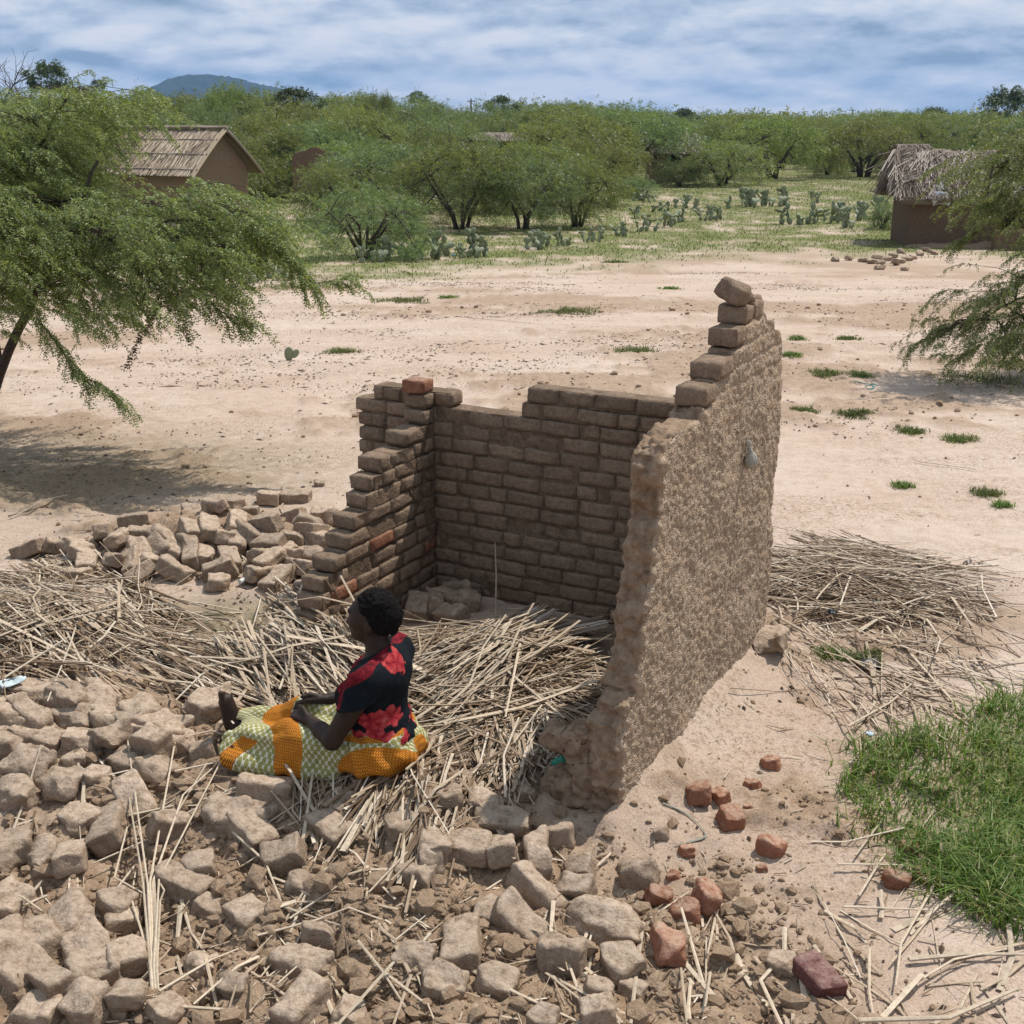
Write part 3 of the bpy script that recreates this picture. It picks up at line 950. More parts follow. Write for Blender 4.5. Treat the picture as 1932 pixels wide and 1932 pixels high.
# ------------------------------------------------------------------ the seated person
def build_person():
    fwd = np.array([-0.955, 0.296, 0])
    seat = og(722, 1446)
    seat[2] += 0.015
    root = link('person', None, None, seat, (0, 0, math.atan2(fwd[1], fwd[0])))
    tag(root, 'person seated on straw in floral black blouse and orange and green wrap skirt', 'person')
    # --- body, one continuous surface; local axes: x forward, y to the person's left, z up
    h = 0.0048
    S = Sdf((-0.26, -0.30, -0.06), (0.93, 0.32, 0.86), h)
    S.ell((0, 0, 0.12), (0.14, 0.16, 0.11), 0.03)
    S.ell((0.015, 0, 0.25), (0.11, 0.135, 0.15), 0.04); S.ell((0.005, 0, 0.40), (0.105, 0.14, 0.15), 0.04)
    S.cap((-0.015, -0.14, 0.50), (-0.015, 0.14, 0.50), 0.05, 0.05, 0.04)
    S.cap((-0.015, 0, 0.50), (0.018, 0, 0.64), 0.062, 0.052, 0.03)
    # head
    S.ell((0.022, 0, 0.725), (0.098, 0.074, 0.092), 0.02)
    S.ell((0.066, 0, 0.690), (0.058, 0.058, 0.088), 0.03)
    S.ell((0.080, 0, 0.628), (0.044, 0.044, 0.032), 0.025)
    S.cap((0.112, 0, 0.722), (0.132, 0, 0.680), 0.010, 0.015, 0.012)                       # nose
    S.ell((0.130, 0.013, 0.678), (0.010, 0.010, 0.009), 0.006); S.ell((0.130, -0.013, 0.678), (0.010, 0.010, 0.009), 0.006)
    S.cap((0.118, -0.03, 0.738), (0.118, 0.03, 0.738), 0.010, 0.010, 0.015)                # brow
    S.ell((0.121, 0, 0.654), (0.013, 0.024, 0.008), 0.006); S.ell((0.117, 0, 0.640), (0.013, 0.022, 0.009), 0.005)
    S.ell((0.108, 0, 0.612), (0.018, 0.018, 0.016), 0.012)
    for s in (-1, 1):
        S.ell((0.088, 0.04 * s, 0.690), (0.026, 0.022, 0.024), 0.02)
        S.ell((0.010, 0.076 * s, 0.690), (0.020, 0.010, 0.032), 0.006, 0.15); S.ell((0.016, 0.074 * s, 0.664), (0.010, 0.009, 0.012), 0.005)
    # arms
    for s, el, wr in ((1, (0.135, 0.222, 0.205), (0.300, 0.098, 0.215)), (-1, (0.14, -0.222, 0.215), (0.315, -0.085, 0.232))):
        S.cap((-0.01, 0.160 * s, 0.480), (0.005, 0.190 * s, 0.43), 0.052, 0.053, 0.02)
        S.cap((0.0, 0.19 * s, 0.45), el, 0.054, 0.041, 0.03)
        S.cap(el, (0.5 * el[0] + 0.5 * wr[0], 0.5 * el[1] + 0.5 * wr[1], 0.5 * el[2] + 0.5 * wr[2] + 0.003), 0.041, 0.037, 0.012)
        S.cap((0.5 * el[0] + 0.5 * wr[0], 0.5 * el[1] + 0.5 * wr[1], 0.5 * el[2] + 0.5 * wr[2] + 0.003), wr, 0.037, 0.026, 0.012)
        w = np.array(wr); d = np.array((0.85, -0.45 * s, 0.05)); d /= np.linalg.norm(d)
        side = np.array((-0.25 * s, -0.45, -0.35)) if s > 0 else np.array((0.2, -0.3, 0.5))
        side = np.cross(d, (0.3, 0.35 * s, 1.0)); side /= np.linalg.norm(side)
        palm = w + d * 0.05
        for q in (-1.2, -0.4, 0.4, 1.2):
            S.cap(w + side * 0.007 * q, w + d * 0.082 + side * 0.0175 * q, 0.019, 0.0135, 0.008)
        for i, q in enumerate((-1.25, -0.42, 0.42, 1.25)):
            k = w + d * (0.088 - 0.006 * abs(q)) + side * 0.0185 * q
            ln = (0.034, 0.040, 0.038, 0.029)[i]
            j1 = k + (d * 0.93 + np.array((0, -0.15 * s, -0.25))) * ln
            j2 = j1 + (d * 0.25 + np.array((-0.1, -0.35 * s, -0.75))) * ln * 0.8
            j3 = j2 + (-d * 0.6 + np.array((0, -0.1 * s, -0.5))) * ln * 0.55
            S.cap(k, j1, 0.0105, 0.0095, 0.003); S.cap(j1, j2, 0.0095, 0.0088, 0.003); S.cap(j2, j3, 0.0088, 0.0075, 0.003)
        t0 = w + d * 0.022 + np.array((0, 0.0, 0.014))
        t1 = t0 + (d * 0.7 + np.array((0.2, -0.35 * s, 0.45))) * 0.042
        t2 = t1 + (d * 0.9 + np.array((0.0, -0.3 * s, -0.15))) * 0.034
        S.cap(t0, t1, 0.0155, 0.012, 0.008); S.cap(t1, t2, 0.0115, 0.009, 0.003)
    # legs: the far one is stretched out with its bare foot upright, the near one lies under the skirt
    for s, kn, an in ((-1, (0.40, -0.085, 0.125), (0.745, -0.045, 0.055)), (1, (0.39, 0.10, 0.105), (0.665, 0.085, 0.045))):
        S.cap((0.03, 0.085 * s, 0.10), kn, 0.085, 0.058, 0.04); S.cap(kn, an, 0.055, 0.034, 0.02)
        if s < 0:
            a = np.array(an)
            S.ell(a + (0.028, 0, -0.014), (0.036, 0.032, 0.033), 0.015)
            S.cap(a + (0.012, 0, 0.005), a + (0.052, 0.002, 0.13), 0.036, 0.026, 0.02)
            S.cap(a + (0.045, -0.018, 0.0), a + (0.062, -0.016, 0.12), 0.022, 0.022, 0.02)
            S.cap(a + (0.045, 0.016, 0.0), a + (0.062, 0.022, 0.12), 0.022, 0.024, 0.02)
            for i in range(5):
                y = 0.030 - i * 0.0155; r = (0.0135, 0.0105, 0.010, 0.0095, 0.009)[i]; l = (0.062, 0.060, 0.054, 0.046, 0.036)[i]
                b0 = a + np.array((0.060, y, 0.118 - 0.004 * i)); b1 = b0 + np.array((0.006, 0.002, l * 0.85))
                S.cap(b0, b1, r * 1.05, r, 0.004)
        else:
            S.cap(an, (0.67, 0.10, 0.05), 0.034, 0.03, 0.02)
            S.cap((0.68, 0.10, 0.04), (0.66, 0.15, 0.045), 0.03, 0.026, 0.01)
    V, Q = S.surface(1)
    m, nt, b = new_mat('dark_skin'); g = NT(nt)
    n = g.noise(g.obj(), 22, 4, 0.6); n2 = g.noise(g.obj(), 220, 2)
    c = g.ramp(n, [(0.3, (0.021, 0.0122, 0.0085)), (0.7, (0.042, 0.0245, 0.017))])
    c = g.mix(g.attr('sole'), c, (0.20, 0.125, 0.095))
    g.link(c, b.inputs['Base Color']); b.inputs['Roughness'].default_value = 0.55; b.inputs['Specular IOR Level'].default_value = 0.25
    g.bump(b, n2, 0.15, 0.003)
    me = mesh_np('body', V, Q, True, m)
    sole = sstep(0.80, 0.83, V[:, 0]) * 0.6
    add_attr(me, 'sole', sole)
    link('body', me, root)
    eye = plain_mat('eye_white', (0.55, 0.5, 0.46), 0.3, 0.05, 20, 0)
    for s in (-1, 1):
        bm = bmesh.new(); bmesh.ops.create_uvsphere(bm, u_segments=10, v_segments=8, radius=0.0095)
        e = bpy.data.meshes.new('eye'); bm.to_mesh(e); bm.free(); e.materials.append(eye)
        link('eye', e, root, (0.112, 0.03 * s, 0.712), (0, 0, 0), (0.8, 1.3, 0.6))
    # --- hair: close-cropped and tightly curled
    S = Sdf((-0.14, -0.14, 0.58), (0.18, 0.14, 0.88), 0.0045)
    S.ell((0.010, 0, 0.742), (0.112, 0.089, 0.096), 0.02); S.ell((-0.025, 0, 0.70), (0.078, 0.076, 0.085), 0.03)
    X, Y, Z = S.grid()
    face = (X - 0.088) * 0.9 - (Z - 0.775) * 0.42
    nape = (0.655 - Z) + (X + 0.02) * 0.25
    ear = (X + 0.012) * 0.8 + (0.735 - Z) * 0.55 - 0.028
    S.f = smax(smax(S.f, np.maximum(face, np.minimum(ear, 0.05 + 0 * face)).astype(np.float32) * 1.0, 0.01), nape.astype(np.float32) + 0 * S.f, 0.01)
    V, Q = S.surface(1); N = vert_normals(V, Q)
    V = V + N * (0.007 * fbm(V * 85, 2, 4) + 0.008 * fbm(V * 30, 2, 6))[:, None]
    hair = plain_mat('black_hair', (0.009, 0.0075, 0.007), 0.9, 0.5, 120, 0.9, 0.1)
    link('hair', mesh_np('hair', V, Q, True, hair), root)
    # --- blouse
    S = Sdf((-0.22, -0.32, 0.08), (0.28, 0.32, 0.62), 0.0055)
    S.ell((0.0, 0, 0.17), (0.155, 0.182, 0.12), 0.04)
    S.ell((0.02, 0, 0.26), (0.135, 0.160, 0.15), 0.04); S.ell((0.005, 0, 0.40), (0.128, 0.162, 0.17), 0.04)
    S.ell((-0.035, 0, 0.46), (0.10, 0.165, 0.10), 0.04)
    S.cap((-0.015, -0.16, 0.497), (-0.015, 0.16, 0.497), 0.072, 0.072, 0.04)
    S.cap((-0.01, 0, 0.50), (0.004, 0, 0.575), 0.088, 0.07, 0.03)
    for s in (-1, 1):
        S.ell((0.105, 0.07 * s, 0.345), (0.075, 0.078, 0.08), 0.03)
        S.cap((-0.01, 0.165 * s, 0.485), (0.035, 0.215 * s, 0.355), 0.078, 0.072, 0.03)
    X, Y, Z = S.grid()
    arm_cut = (np.abs(Y) * 0.35 - 0.075) + (0.405 - Z) * 0.9 - (0.135 - np.abs(Y)) * 0.0
    arm_cut = np.minimum((np.abs(Y) - 0.150), (0.385 - 0.25 * (X - 0.0)) - Z)               # open sleeve ends below mid upper arm
    neck = (Z - 0.560) + 0.62 * (X - 0.0)                                                   # neckline drops at the front
    S.f = smax(S.f, neck.astype(np.float32) + 0 * S.f, 0.008)
    S.f = smax(S.f, arm_cut.astype(np.float32) + 0 * S.f, 0.012)
    S.f = np.maximum(S.f, (0.125 - Z).astype(np.float32) + 0 * S.f)
    V, Q = S.surface(2); N = vert_normals(V, Q)
    fold = 0.006 * np.sin((V[:, 2] * 60 + 18 * V[:, 0] + 3 * fbm(V * 8, 2, 3))) * sstep(0.32, 0.2, V[:, 2]) + 0.007 * fbm(V * 13, 3, 7)
    V = V + N * fold[:, None]
    # printed flowers: petals round given centres on the cloth
    fl = np.zeros(len(V)); tint = np.zeros(len(V))
    flowers = [((-0.105, 0.045, 0.535), 0.060, 5, 0.2), ((-0.03, 0.115, 0.535), 0.035, 5, 1.0), ((-0.115, 0.10, 0.29), 0.070, 6, 0.4), ((-0.02, 0.165, 0.285), 0.065, 5, 0.0),
               ((-0.05, 0.155, 0.19), 0.075, 6, 0.5), ((-0.145, 0.085, 0.185), 0.05, 6, 0.9), ((0.06, 0.165, 0.20), 0.05, 5, 0.1), ((0.13, 0.12, 0.30), 0.05, 5, 0.3),
               ((0.0, -0.16, 0.30), 0.07, 5, 0.3), ((-0.12, -0.1, 0.24), 0.07, 5, 0.7), ((0.15, -0.06, 0.22), 0.06, 6, 0.2), ((-0.03, 0.15, 0.235), 0.03, 4, 0.2)]
    for c0, r, np_, ph in flowers:
        c0 = np.array(c0); d = (V - c0) * np.array((0.8, 0.8, 1.25 if c0[2] < 0.4 else 1.0)); dist = np.linalg.norm(d, axis=1)
        ax = np.array((c0[0], c0[1], 0.0)); ax /= np.linalg.norm(ax); t1 = np.array((-ax[1], ax[0], 0)); a = np.arctan2(d[:, 2], d @ t1) + ph
        edge = r * (0.62 + 0.34 * np.abs(np.cos(a * np_ / 2)) + 0.55 * fbm(V * 32, 3, 11))
        k = sstep(edge + 0.006, edge - 0.006, dist)
        fl = np.maximum(fl, k); tint = np.where(k > 0.5, np.abs(np.cos(a * np_ / 2)) * 0.6 + 0.5 * dist / r, tint)
    band = sstep(0.012, 0.0, np.abs(V[:, 2] - (0.548 - 0.62 * V[:, 0]) + 0.018) - 0.022)    # red border round the neckline
    front = sstep(0.0, 0.02, V[:, 0] - 0.055) * sstep(0.36, 0.40, V[:, 2] + 0.05 * fbm(V * 20, 2, 2))
    fl = np.maximum(fl, np.maximum(band * (V[:, 0] > -0.06), front))
    m, nt, b = new_mat('floral_cloth'); g = NT(nt)
    n = g.noise(g.obj(), 38, 4, 0.7, 0.6); wv = g.noise(g.obj(), 500, 2)
    red = g.ramp(g.math('ADD', g.math('MULTIPLY', g.attr('tint'), 0.35), g.math('MULTIPLY', n, 0.75)), [(0.3, (0.07, 0.007, 0.011)), (0.52, (0.27, 0.018, 0.026)), (0.76, (0.42, 0.06, 0.058)), (0.95, (0.55, 0.20, 0.16))])
    c = g.mix(g.rng(g.attr('flower'), 0.4, 0.6), g.ramp(n, [(0.3, (0.0055, 0.0075, 0.010)), (0.7, (0.011, 0.015, 0.019))]), red)
    g.link(c, b.inputs['Base Color']); b.inputs['Roughness'].default_value = 0.85
    b.inputs['Specular IOR Level'].default_value = 0.08
    g.bump(b, wv, 0.25, 0.002)
    me = mesh_np('blouse', V, Q, True, m); add_attr(me, 'flower', fl); add_attr(me, 'tint', tint)
    link('blouse', me, root)
    # --- wrap skirt
    S = Sdf((-0.26, -0.34, -0.07), (0.86, 0.34, 0.32), 0.0065)
    S.ell((-0.01, 0, 0.10), (0.185, 0.205, 0.125), 0.05); S.ell((0.0, 0, 0.17), (0.160, 0.188, 0.07), 0.03)
    S.cap((0.03, 0.10, 0.10), (0.38, 0.105, 0.115), 0.115, 0.085, 0.05); S.cap((0.03, -0.09, 0.10), (0.40, -0.08, 0.14), 0.11, 0.078, 0.05)
    S.cap((0.38, 0.105, 0.11), (0.70, 0.10, 0.045), 0.083, 0.062, 0.05); S.cap((0.40, -0.075, 0.135), (0.72, -0.045, 0.065), 0.076, 0.062, 0.05)
    S.cap((0.1, 0.02, 0.105), (0.66, 0.03, 0.055), 0.085, 0.055, 0.05)
    S.cap((0.2, 0.16, 0.03), (0.66, 0.17, 0.0), 0.06, 0.035, 0.05)
    X, Y, Z = S.grid()
    hem = X - (0.745 + 0.12 * (Y - 0.05) + 0.012 * np.sin(Y * 60) + 0.01 * np.sin(Z * 70 + Y * 20))
    inner = np.sqrt((Y - 0.03) ** 2 * 0.5 + (Z - 0.06) ** 2) - 0.052
    cut = smax(-(X - 0.70), inner, 0.01)
    S.f = smax(S.f, hem.astype(np.float32) + 0 * S.f, 0.008)
    S.f = np.maximum(S.f, (-cut).astype(np.float32) + 0 * S.f)
    S.f = np.maximum(S.f, (Z - 0.222 + 0.05 * X).astype(np.float32) * np.where(X < 0.16, 1, 0) + np.where(X < 0.16, 0, -1) + 0 * S.f)
    V, Q = S.surface(2); N = vert_normals(V, Q)
    x, y, z = V.T
    fold = 0.014 * np.sin((z * 42 + 11 * x + 5 * fbm(V * 4, 2, 3))) * sstep(0.2, 0.5, x) + 0.019 * fbm(V * np.array((4, 11, 14)), 3, 5) + 0.009 * np.sin(x * 46 + 30 * y + 6 * fbm(V * 5, 2, 8)) * sstep(0.5, 0.1, x)
    V = V + N * fold[:, None]
    ang = np.arctan2(z - 0.08, y)
    w = 0.02 * np.sin(ang * 3) + 0.018 * fbm(V * 6, 2, 9)
    o = np.zeros(len(V))
    o = np.maximum(o, sstep(0.004, -0.004, np.abs(x - 0.405 - 0.11 * np.sin(ang - 0.4) + w) - (0.062 + 0.02 * z * 5)))       # broad band over the knee
    o = np.maximum(o, sstep(0.004, -0.004, np.abs(x - 0.635 + 0.55 * (z - 0.03) + w) - 0.048) * (z < 0.115))                  # patch near the hem
    o = np.maximum(o, sstep(0.004, -0.004, np.hypot((x + 0.05) / 1.45, (z - 0.075)) - 0.115 + 0.6 * w) * (y > -0.1))           # seat patch
    o = np.maximum(o, sstep(0.003, -0.003, np.abs(z - 0.205 + 0.05 * x) - 0.010) * (x < 0.16))
    o = np.maximum(o, sstep(0.003, -0.003, 0.735 + 0.12 * (y - 0.05) - x) * 0 + sstep(0.738, 0.742, x - 0.12 * (y - 0.05)))
    edge = sstep(0.0, 0.35, o) * sstep(1.0, 0.65, o)
    pat = np.stack([x, (ang) * 0.16, np.zeros(len(V))], 1)
    m, nt, b = new_mat('printed_wrap'); g = NT(nt)
    pv = g.n('ShaderNodeAttribute', attribute_name='pat').outputs['Vector']
    mp = g.n('ShaderNodeMapping'); g.link(pv, mp.inputs[0]); mp.inputs['Rotation'].default_value = (0, 0, 0.78)
    vo = g.voro(mp.outputs[0], 44, 'F1', 0.12); vo.voronoi_dimensions = '2D'
    dist = vo.outputs['Distance']
    grn = g.ramp(dist, [(0.0, (0.20, 0.175, 0.045)), (0.12, (0.20, 0.175, 0.045)), (0.17, (0.36, 0.33, 0.14)), (0.27, (0.27, 0.245, 0.07)), (0.43, (0.23, 0.21, 0.055)), (0.50, (0.58, 0.56, 0.42))])
    br = g.n('ShaderNodeTexBrick'); g.link(mp.outputs[0], br.inputs['Vector'])
    br.inputs['Scale'].default_value = 34; br.inputs['Mortar Size'].default_value = 0.05
    br.inputs['Color1'].default_value = (0.72, 0.27, 0.015, 1); br.inputs['Color2'].default_value = (0.64, 0.22, 0.012, 1); br.inputs['Mortar'].default_value = (0.18, 0.06, 0.01, 1)
    c = g.mix(g.rng(g.attr('orange'), 0.45, 0.55), grn, br.outputs['Color'])
    n = g.noise(g.obj(), 12, 4, 0.6); c = g.mix(1.0, c, g.ramp(n, [(0.3, 0.78), (0.6, 1.0)]), 'MULTIPLY')
    g.link(c, b.inputs['Base Color']); b.inputs['Roughness'].default_value = 0.85
    g.bump(b, g.noise(g.obj(), 60, 4, 0.6), 0.25, 0.006)
    me = mesh_np('skirt', V, Q, True, m); add_attr(me, 'orange', o); add_attr(me, 'pat', pat, 'FLOAT_VECTOR')
    link('skirt', me, root)


build_person()
# ------------------------------------------------------------------ fallen bricks, clods, straw
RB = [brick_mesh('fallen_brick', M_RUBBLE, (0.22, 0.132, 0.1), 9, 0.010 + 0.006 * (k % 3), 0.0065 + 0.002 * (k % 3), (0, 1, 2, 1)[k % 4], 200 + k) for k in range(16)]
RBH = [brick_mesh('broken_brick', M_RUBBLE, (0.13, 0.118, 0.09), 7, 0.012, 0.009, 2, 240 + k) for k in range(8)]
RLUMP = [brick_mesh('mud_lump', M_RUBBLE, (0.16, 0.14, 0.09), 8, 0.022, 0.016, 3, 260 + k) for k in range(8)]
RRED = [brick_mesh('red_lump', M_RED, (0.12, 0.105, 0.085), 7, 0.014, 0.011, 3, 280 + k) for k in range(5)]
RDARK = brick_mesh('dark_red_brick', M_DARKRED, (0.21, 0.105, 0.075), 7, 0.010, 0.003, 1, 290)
BRICKS = []        # (x, y, radius) already taken


MARKS = [('the bare upright foot', 400, 1370), ('the skirt hem', 430, 1440), ('the front of the skirt', 600, 1490), ('the sprung reed bundle', 270, 1640), ('the base of the sprung reed bundle', 295, 1900), ('the upright block brick', 868, 1790),
         ('the straw edge', 150, 1300), ('the pale straw bundle', 720, 1560), ('the wall stump', 1060, 1500), ('the orange lumps', 1290, 1730), ('the dark red brick', 1540, 1850), ('the red lump at the grass', 1690, 1660), ('the thick pale cane', 1830, 1690),
         ('the thick peeling reed', 1780, 1920), ('the kinked reed across crumbled earth', 640, 1730), ('the thick grey stick', 40, 1710), ('the crumbled earth slope', 560, 1850), ('the broad split reed', 720, 1830), ('the thick cut reed end', 1195, 1850),
         ('the two lone bricks', 535, 940), ('the damp mud hollow', 430, 1150), ('the end of the short wall', 615, 1060), ('the broken brown pole', 60, 1085), ('the leaning long brick', 360, 1005), ('the back corner', 860, 1130), ('the far foot of the plastered wall', 1450, 1200), ('the tattered plastic', 20, 1290), ('the zigzag reed', 1470, 1830)]


def near_mark(px, py):
    return min(MARKS, key=lambda m: (m[1] - px) ** 2 + (m[2] - py) ** 2)[0]


def seen_at(P):
    v = np.asarray(P) - _o; w = v @ _fw
    return CPX + FPX * (v @ _ri) / w, CPX - FPX * (v @ _up) / w


def put_brick(px, py, lpx, ang, rr, kind, label, group, name, sink=0.28, tilt=0.18):
    c = og(px, py, 0.03)
    a = math.radians(ang); dx, dy = math.cos(a) * 12, math.sin(a) * 12
    p0, p1 = at_z(px - dx, py - dy, c[2]), at_z(px + dx, py + dy, c[2])
    d = p1 - p0; L = lpx / 24 * np.linalg.norm(d)
    yaw = math.atan2(d[1], d[0])
    tz = rr.gauss(0, tilt); ty = rr.gauss(0, tilt)
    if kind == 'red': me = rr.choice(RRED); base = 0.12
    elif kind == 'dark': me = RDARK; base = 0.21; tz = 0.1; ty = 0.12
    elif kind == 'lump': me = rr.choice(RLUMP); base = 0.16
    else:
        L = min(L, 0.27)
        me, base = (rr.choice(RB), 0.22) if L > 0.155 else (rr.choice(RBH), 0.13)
    L = max(L, 0.05); s = min(max(L / base, 0.35), 2.2)
    cross = s if kind in ('red', 'lump') or base == 0.13 else rr.uniform(0.95, 1.08)
    cross = min(cross, 1.25)
    if kind == 'red': s *= 0.85; cross *= 0.8
    hgt = 0.095 * cross
    flip = rr.random() < 0.25 and kind == 'brick'
    rot = Euler((tz + (math.pi / 2 if flip else 0), ty, yaw + rr.uniform(-0.12, 0.12)))
    z = ground_z(c[0], c[1])[0] + hgt * (0.5 - sink)
    o = link(name, me, None, (c[0], c[1], z), rot, (s, cross, cross))
    if group:
        sz = 'long ' if L > 0.24 else 'whole ' if L > 0.17 else 'broken ' if L > 0.1 else 'small '
        ps = 'upended ' if flip else 'tilted ' if abs(tz) + abs(ty) > 0.3 else 'flat-lying ' if abs(tz) + abs(ty) < 0.12 else ''
        label = sz + ps + label + (', by ' + near_mark(px, py) if py > 900 else '')
    label = ' '.join(label.split()[:16]) if len(label.split()) <= 16 else label.split(', by ')[0] + ', by ' + ' '.join(near_mark(px, py).split()[-4:])
    tag(o, label, 'brick' if kind in ('brick', 'red', 'dark') else 'mud lump', group)
    BRICKS.append((c[0], c[1], L / 2))
    return o


def rubble():
    rr = random.Random(21)
    # picture points measured in three enlarged views of the photograph: (x, y, length, direction)
    front = [(110, 80, 180, 15), (285, 85, 150, 20), (450, 95, 160, 10), (600, 115, 200, 10), (290, 230, 130, -10), (150, 150, 200, 5), (420, 170, 120, 15), (60, 370, 150, 5), (510, 400, 200, 50),
             (415, 510, 160, 95), (275, 625, 230, 110), (170, 610, 110, 30), (310, 480, 120, 20), (265, 850, 210, 60), (320, 940, 190, 60), (140, 930, 125, 60), (50, 1010, 180, 50), (350, 1040, 175, 40),
             (490, 1140, 140, 5), (180, 1090, 220, 40), (150, 1210, 180, 15), (330, 1190, 140, 20), (470, 880, 130, -15), (450, 790, 120, 20), (690, 735, 160, 25), (790, 800, 100, 0), (640, 510, 150, -20),
             (860, 440, 160, 15), (990, 440, 110, 20), (1010, 360, 200, 5), (780, 230, 130, 0), (580, 190, 150, 15), (590, 270, 130, 20), (1290, 400, 110, 0), (1250, 500, 160, 20), (1540, 490, 150, -10),
             (1700, 390, 100, 0), (1650, 590, 100, 100), (940, 830, 110, 40), (760, 640, 110, 0), (960, 540, 120, 30), (1700, 1110, 140, 20), (1870, 1100, 130, 0), (1150, 1020, 170, 15), (1150, 1160, 220, -45),
             (890, 1110, 120, 0), (480, 1000, 140, -10), (640, 1180, 120, 40), (1580, 1000, 150, 10), (1150, 710, 130, 0), (1220, 930, 150, 0), (760, 1010, 120, -15), (1330, 1210, 90, 100),
             (1590, 680, 140, 15), (1080, 620, 150, 0), (30, 600, 130, 40), (40, 780, 150, 30), (30, 60, 140, 5), (20, 200, 120, 0), (110, 270, 170, 10), (230, 330, 150, 20), (380, 300, 120, 0), (480, 250, 110, 5)]
    for x, y, l, a in front:
        l *= rr.uniform(0.78, 1.2)
        k = 'lump' if rr.random() < 0.42 else 'brick'
        put_brick(x * .4948, y * .4948 + 1308, l * .4948, a + rr.uniform(-6, 6), rr, k, 'mud brick in the front rubble' if k == 'brick' else 'mud lump in the front rubble',
                  'bricks of the fallen front wall' if k == 'brick' else 'lumps of the fallen front wall', 'fallen_brick' if k == 'brick' else 'mud_lump', rr.uniform(0.12, 0.52))
    mid = [(240, 330, 180, 0), (135, 415, 150, 0), (25, 410, 75, 90), (240, 420, 75, 90), (355, 435, 110, 90), (350, 560, 200, 30), (295, 655, 165, 30), (115, 735, 190, 95), (60, 870, 140, 5), (230, 855, 130, 10),
           (555, 870, 90, 0), (635, 790, 95, 60), (440, 765, 150, 15), (580, 660, 270, 10), (320, 230, 65, 0), (75, 245, 85, 0), (190, 270, 100, 0), (560, 960, 120, 0), (430, 370, 65, 90), (500, 480, 90, 20),
           (690, 510, 110, 10), (200, 620, 90, -20), (480, 560, 120, 15), (670, 870, 80, 20), (380, 960, 90, 20)]
    for x, y, l, a in mid:
        k = 'lump' if l > 210 or rr.random() < 0.15 else 'brick'
        put_brick(x * .5832 + 805, y * .5832 + 1358, l * .5832, a, rr, k, 'mud brick in the rubble below the gable wall' if k == 'brick' else 'half buried mud lump below the gable wall',
                  'bricks at the wall stump', 'fallen_brick' if k == 'brick' else 'mud_lump', 0.2)
    reds = [(1115, 130, 70, 0), (1055, 200, 60, 10), (950, 235, 50, 45), (985, 310, 62, 80), (1040, 268, 26, 0), (885, 230, 60, 80), (840, 410, 60, 0), (800, 490, 50, 0), (905, 560, 80, 90), (1605, 490, 70, 20), (1560, 405, 80, 10), (1445, 165, 32, 0), (1510, 350, 30, 0), (1085, 465, 26, 0)]
    for x, y, l, a in reds:
        put_brick(x * .5832 + 805, y * .5832 + 1358, l * .5832, a, rr, 'red', 'red burnt brick fragment on the sand', 'red fragments beside the wall', 'brick_fragment', 0.3)
    put_brick(1110 * .5832 + 805, 410 * .5832 + 1358, 100 * .5832, 20, rr, 'red', 'rounded dusky red stone lying alone on bare sand', None, 'brick_fragment', 0.15)
    put_brick(1515 * .5832 + 805, 515 * .5832 + 1358, 100 * .5832, 20, rr, 'red', 'red burnt brick lump at the edge of the grass', None, 'brick_fragment', 0.15)
    put_brick(750 * .5832 + 805, 570 * .5832 + 1358, 92 * .5832, 0, rr, 'red', 'round orange-red lump half buried behind a brighter orange one', None, 'brick_fragment', 0.1)
    put_brick(840 * .5832 + 805, 630 * .5832 + 1358, 112 * .5832, 10, rr, 'red', 'bright orange burnt brick lump on top of the rubble edge', None, 'brick_fragment', 0.02)
    put_brick(785 * .5832 + 805, 735 * .5832 + 1358, 130 * .5832, 80, rr, 'red', 'large brownish red lump below the orange ones', None, 'brick_fragment', 0.1)
    put_brick(1270 * .5832 + 805, 840 * .5832 + 1358, 155 * .5832, 40, rr, 'dark', 'whole dark red burnt brick lying on the sand', None, 'burnt_brick', 0.1)
    put_brick(1160 * .5832 + 805, 775 * .5832 + 1358, 105 * .5832, 10, rr, 'lump', 'flat pale slab of mud leaning by the dark red brick', None, 'mud_lump', 0.35)
    put_brick(760 * .5832 + 805, 362 * .5832 + 1358, 48 * .5832, 0, rr, 'brick', 'small pale brick chip on the sand by the wall end', None, 'brick_fragment', 0.15)
    put_brick(1452, 1208, 42, 80, rr, 'lump', 'single brown lump at the far foot of the plastered wall', None, 'mud_lump', 0.15)
    put_brick(603, 910, 20, 0, rr, 'lump', 'small lone mud lump on the open sand behind the heap', None, 'mud_lump', 0.1)
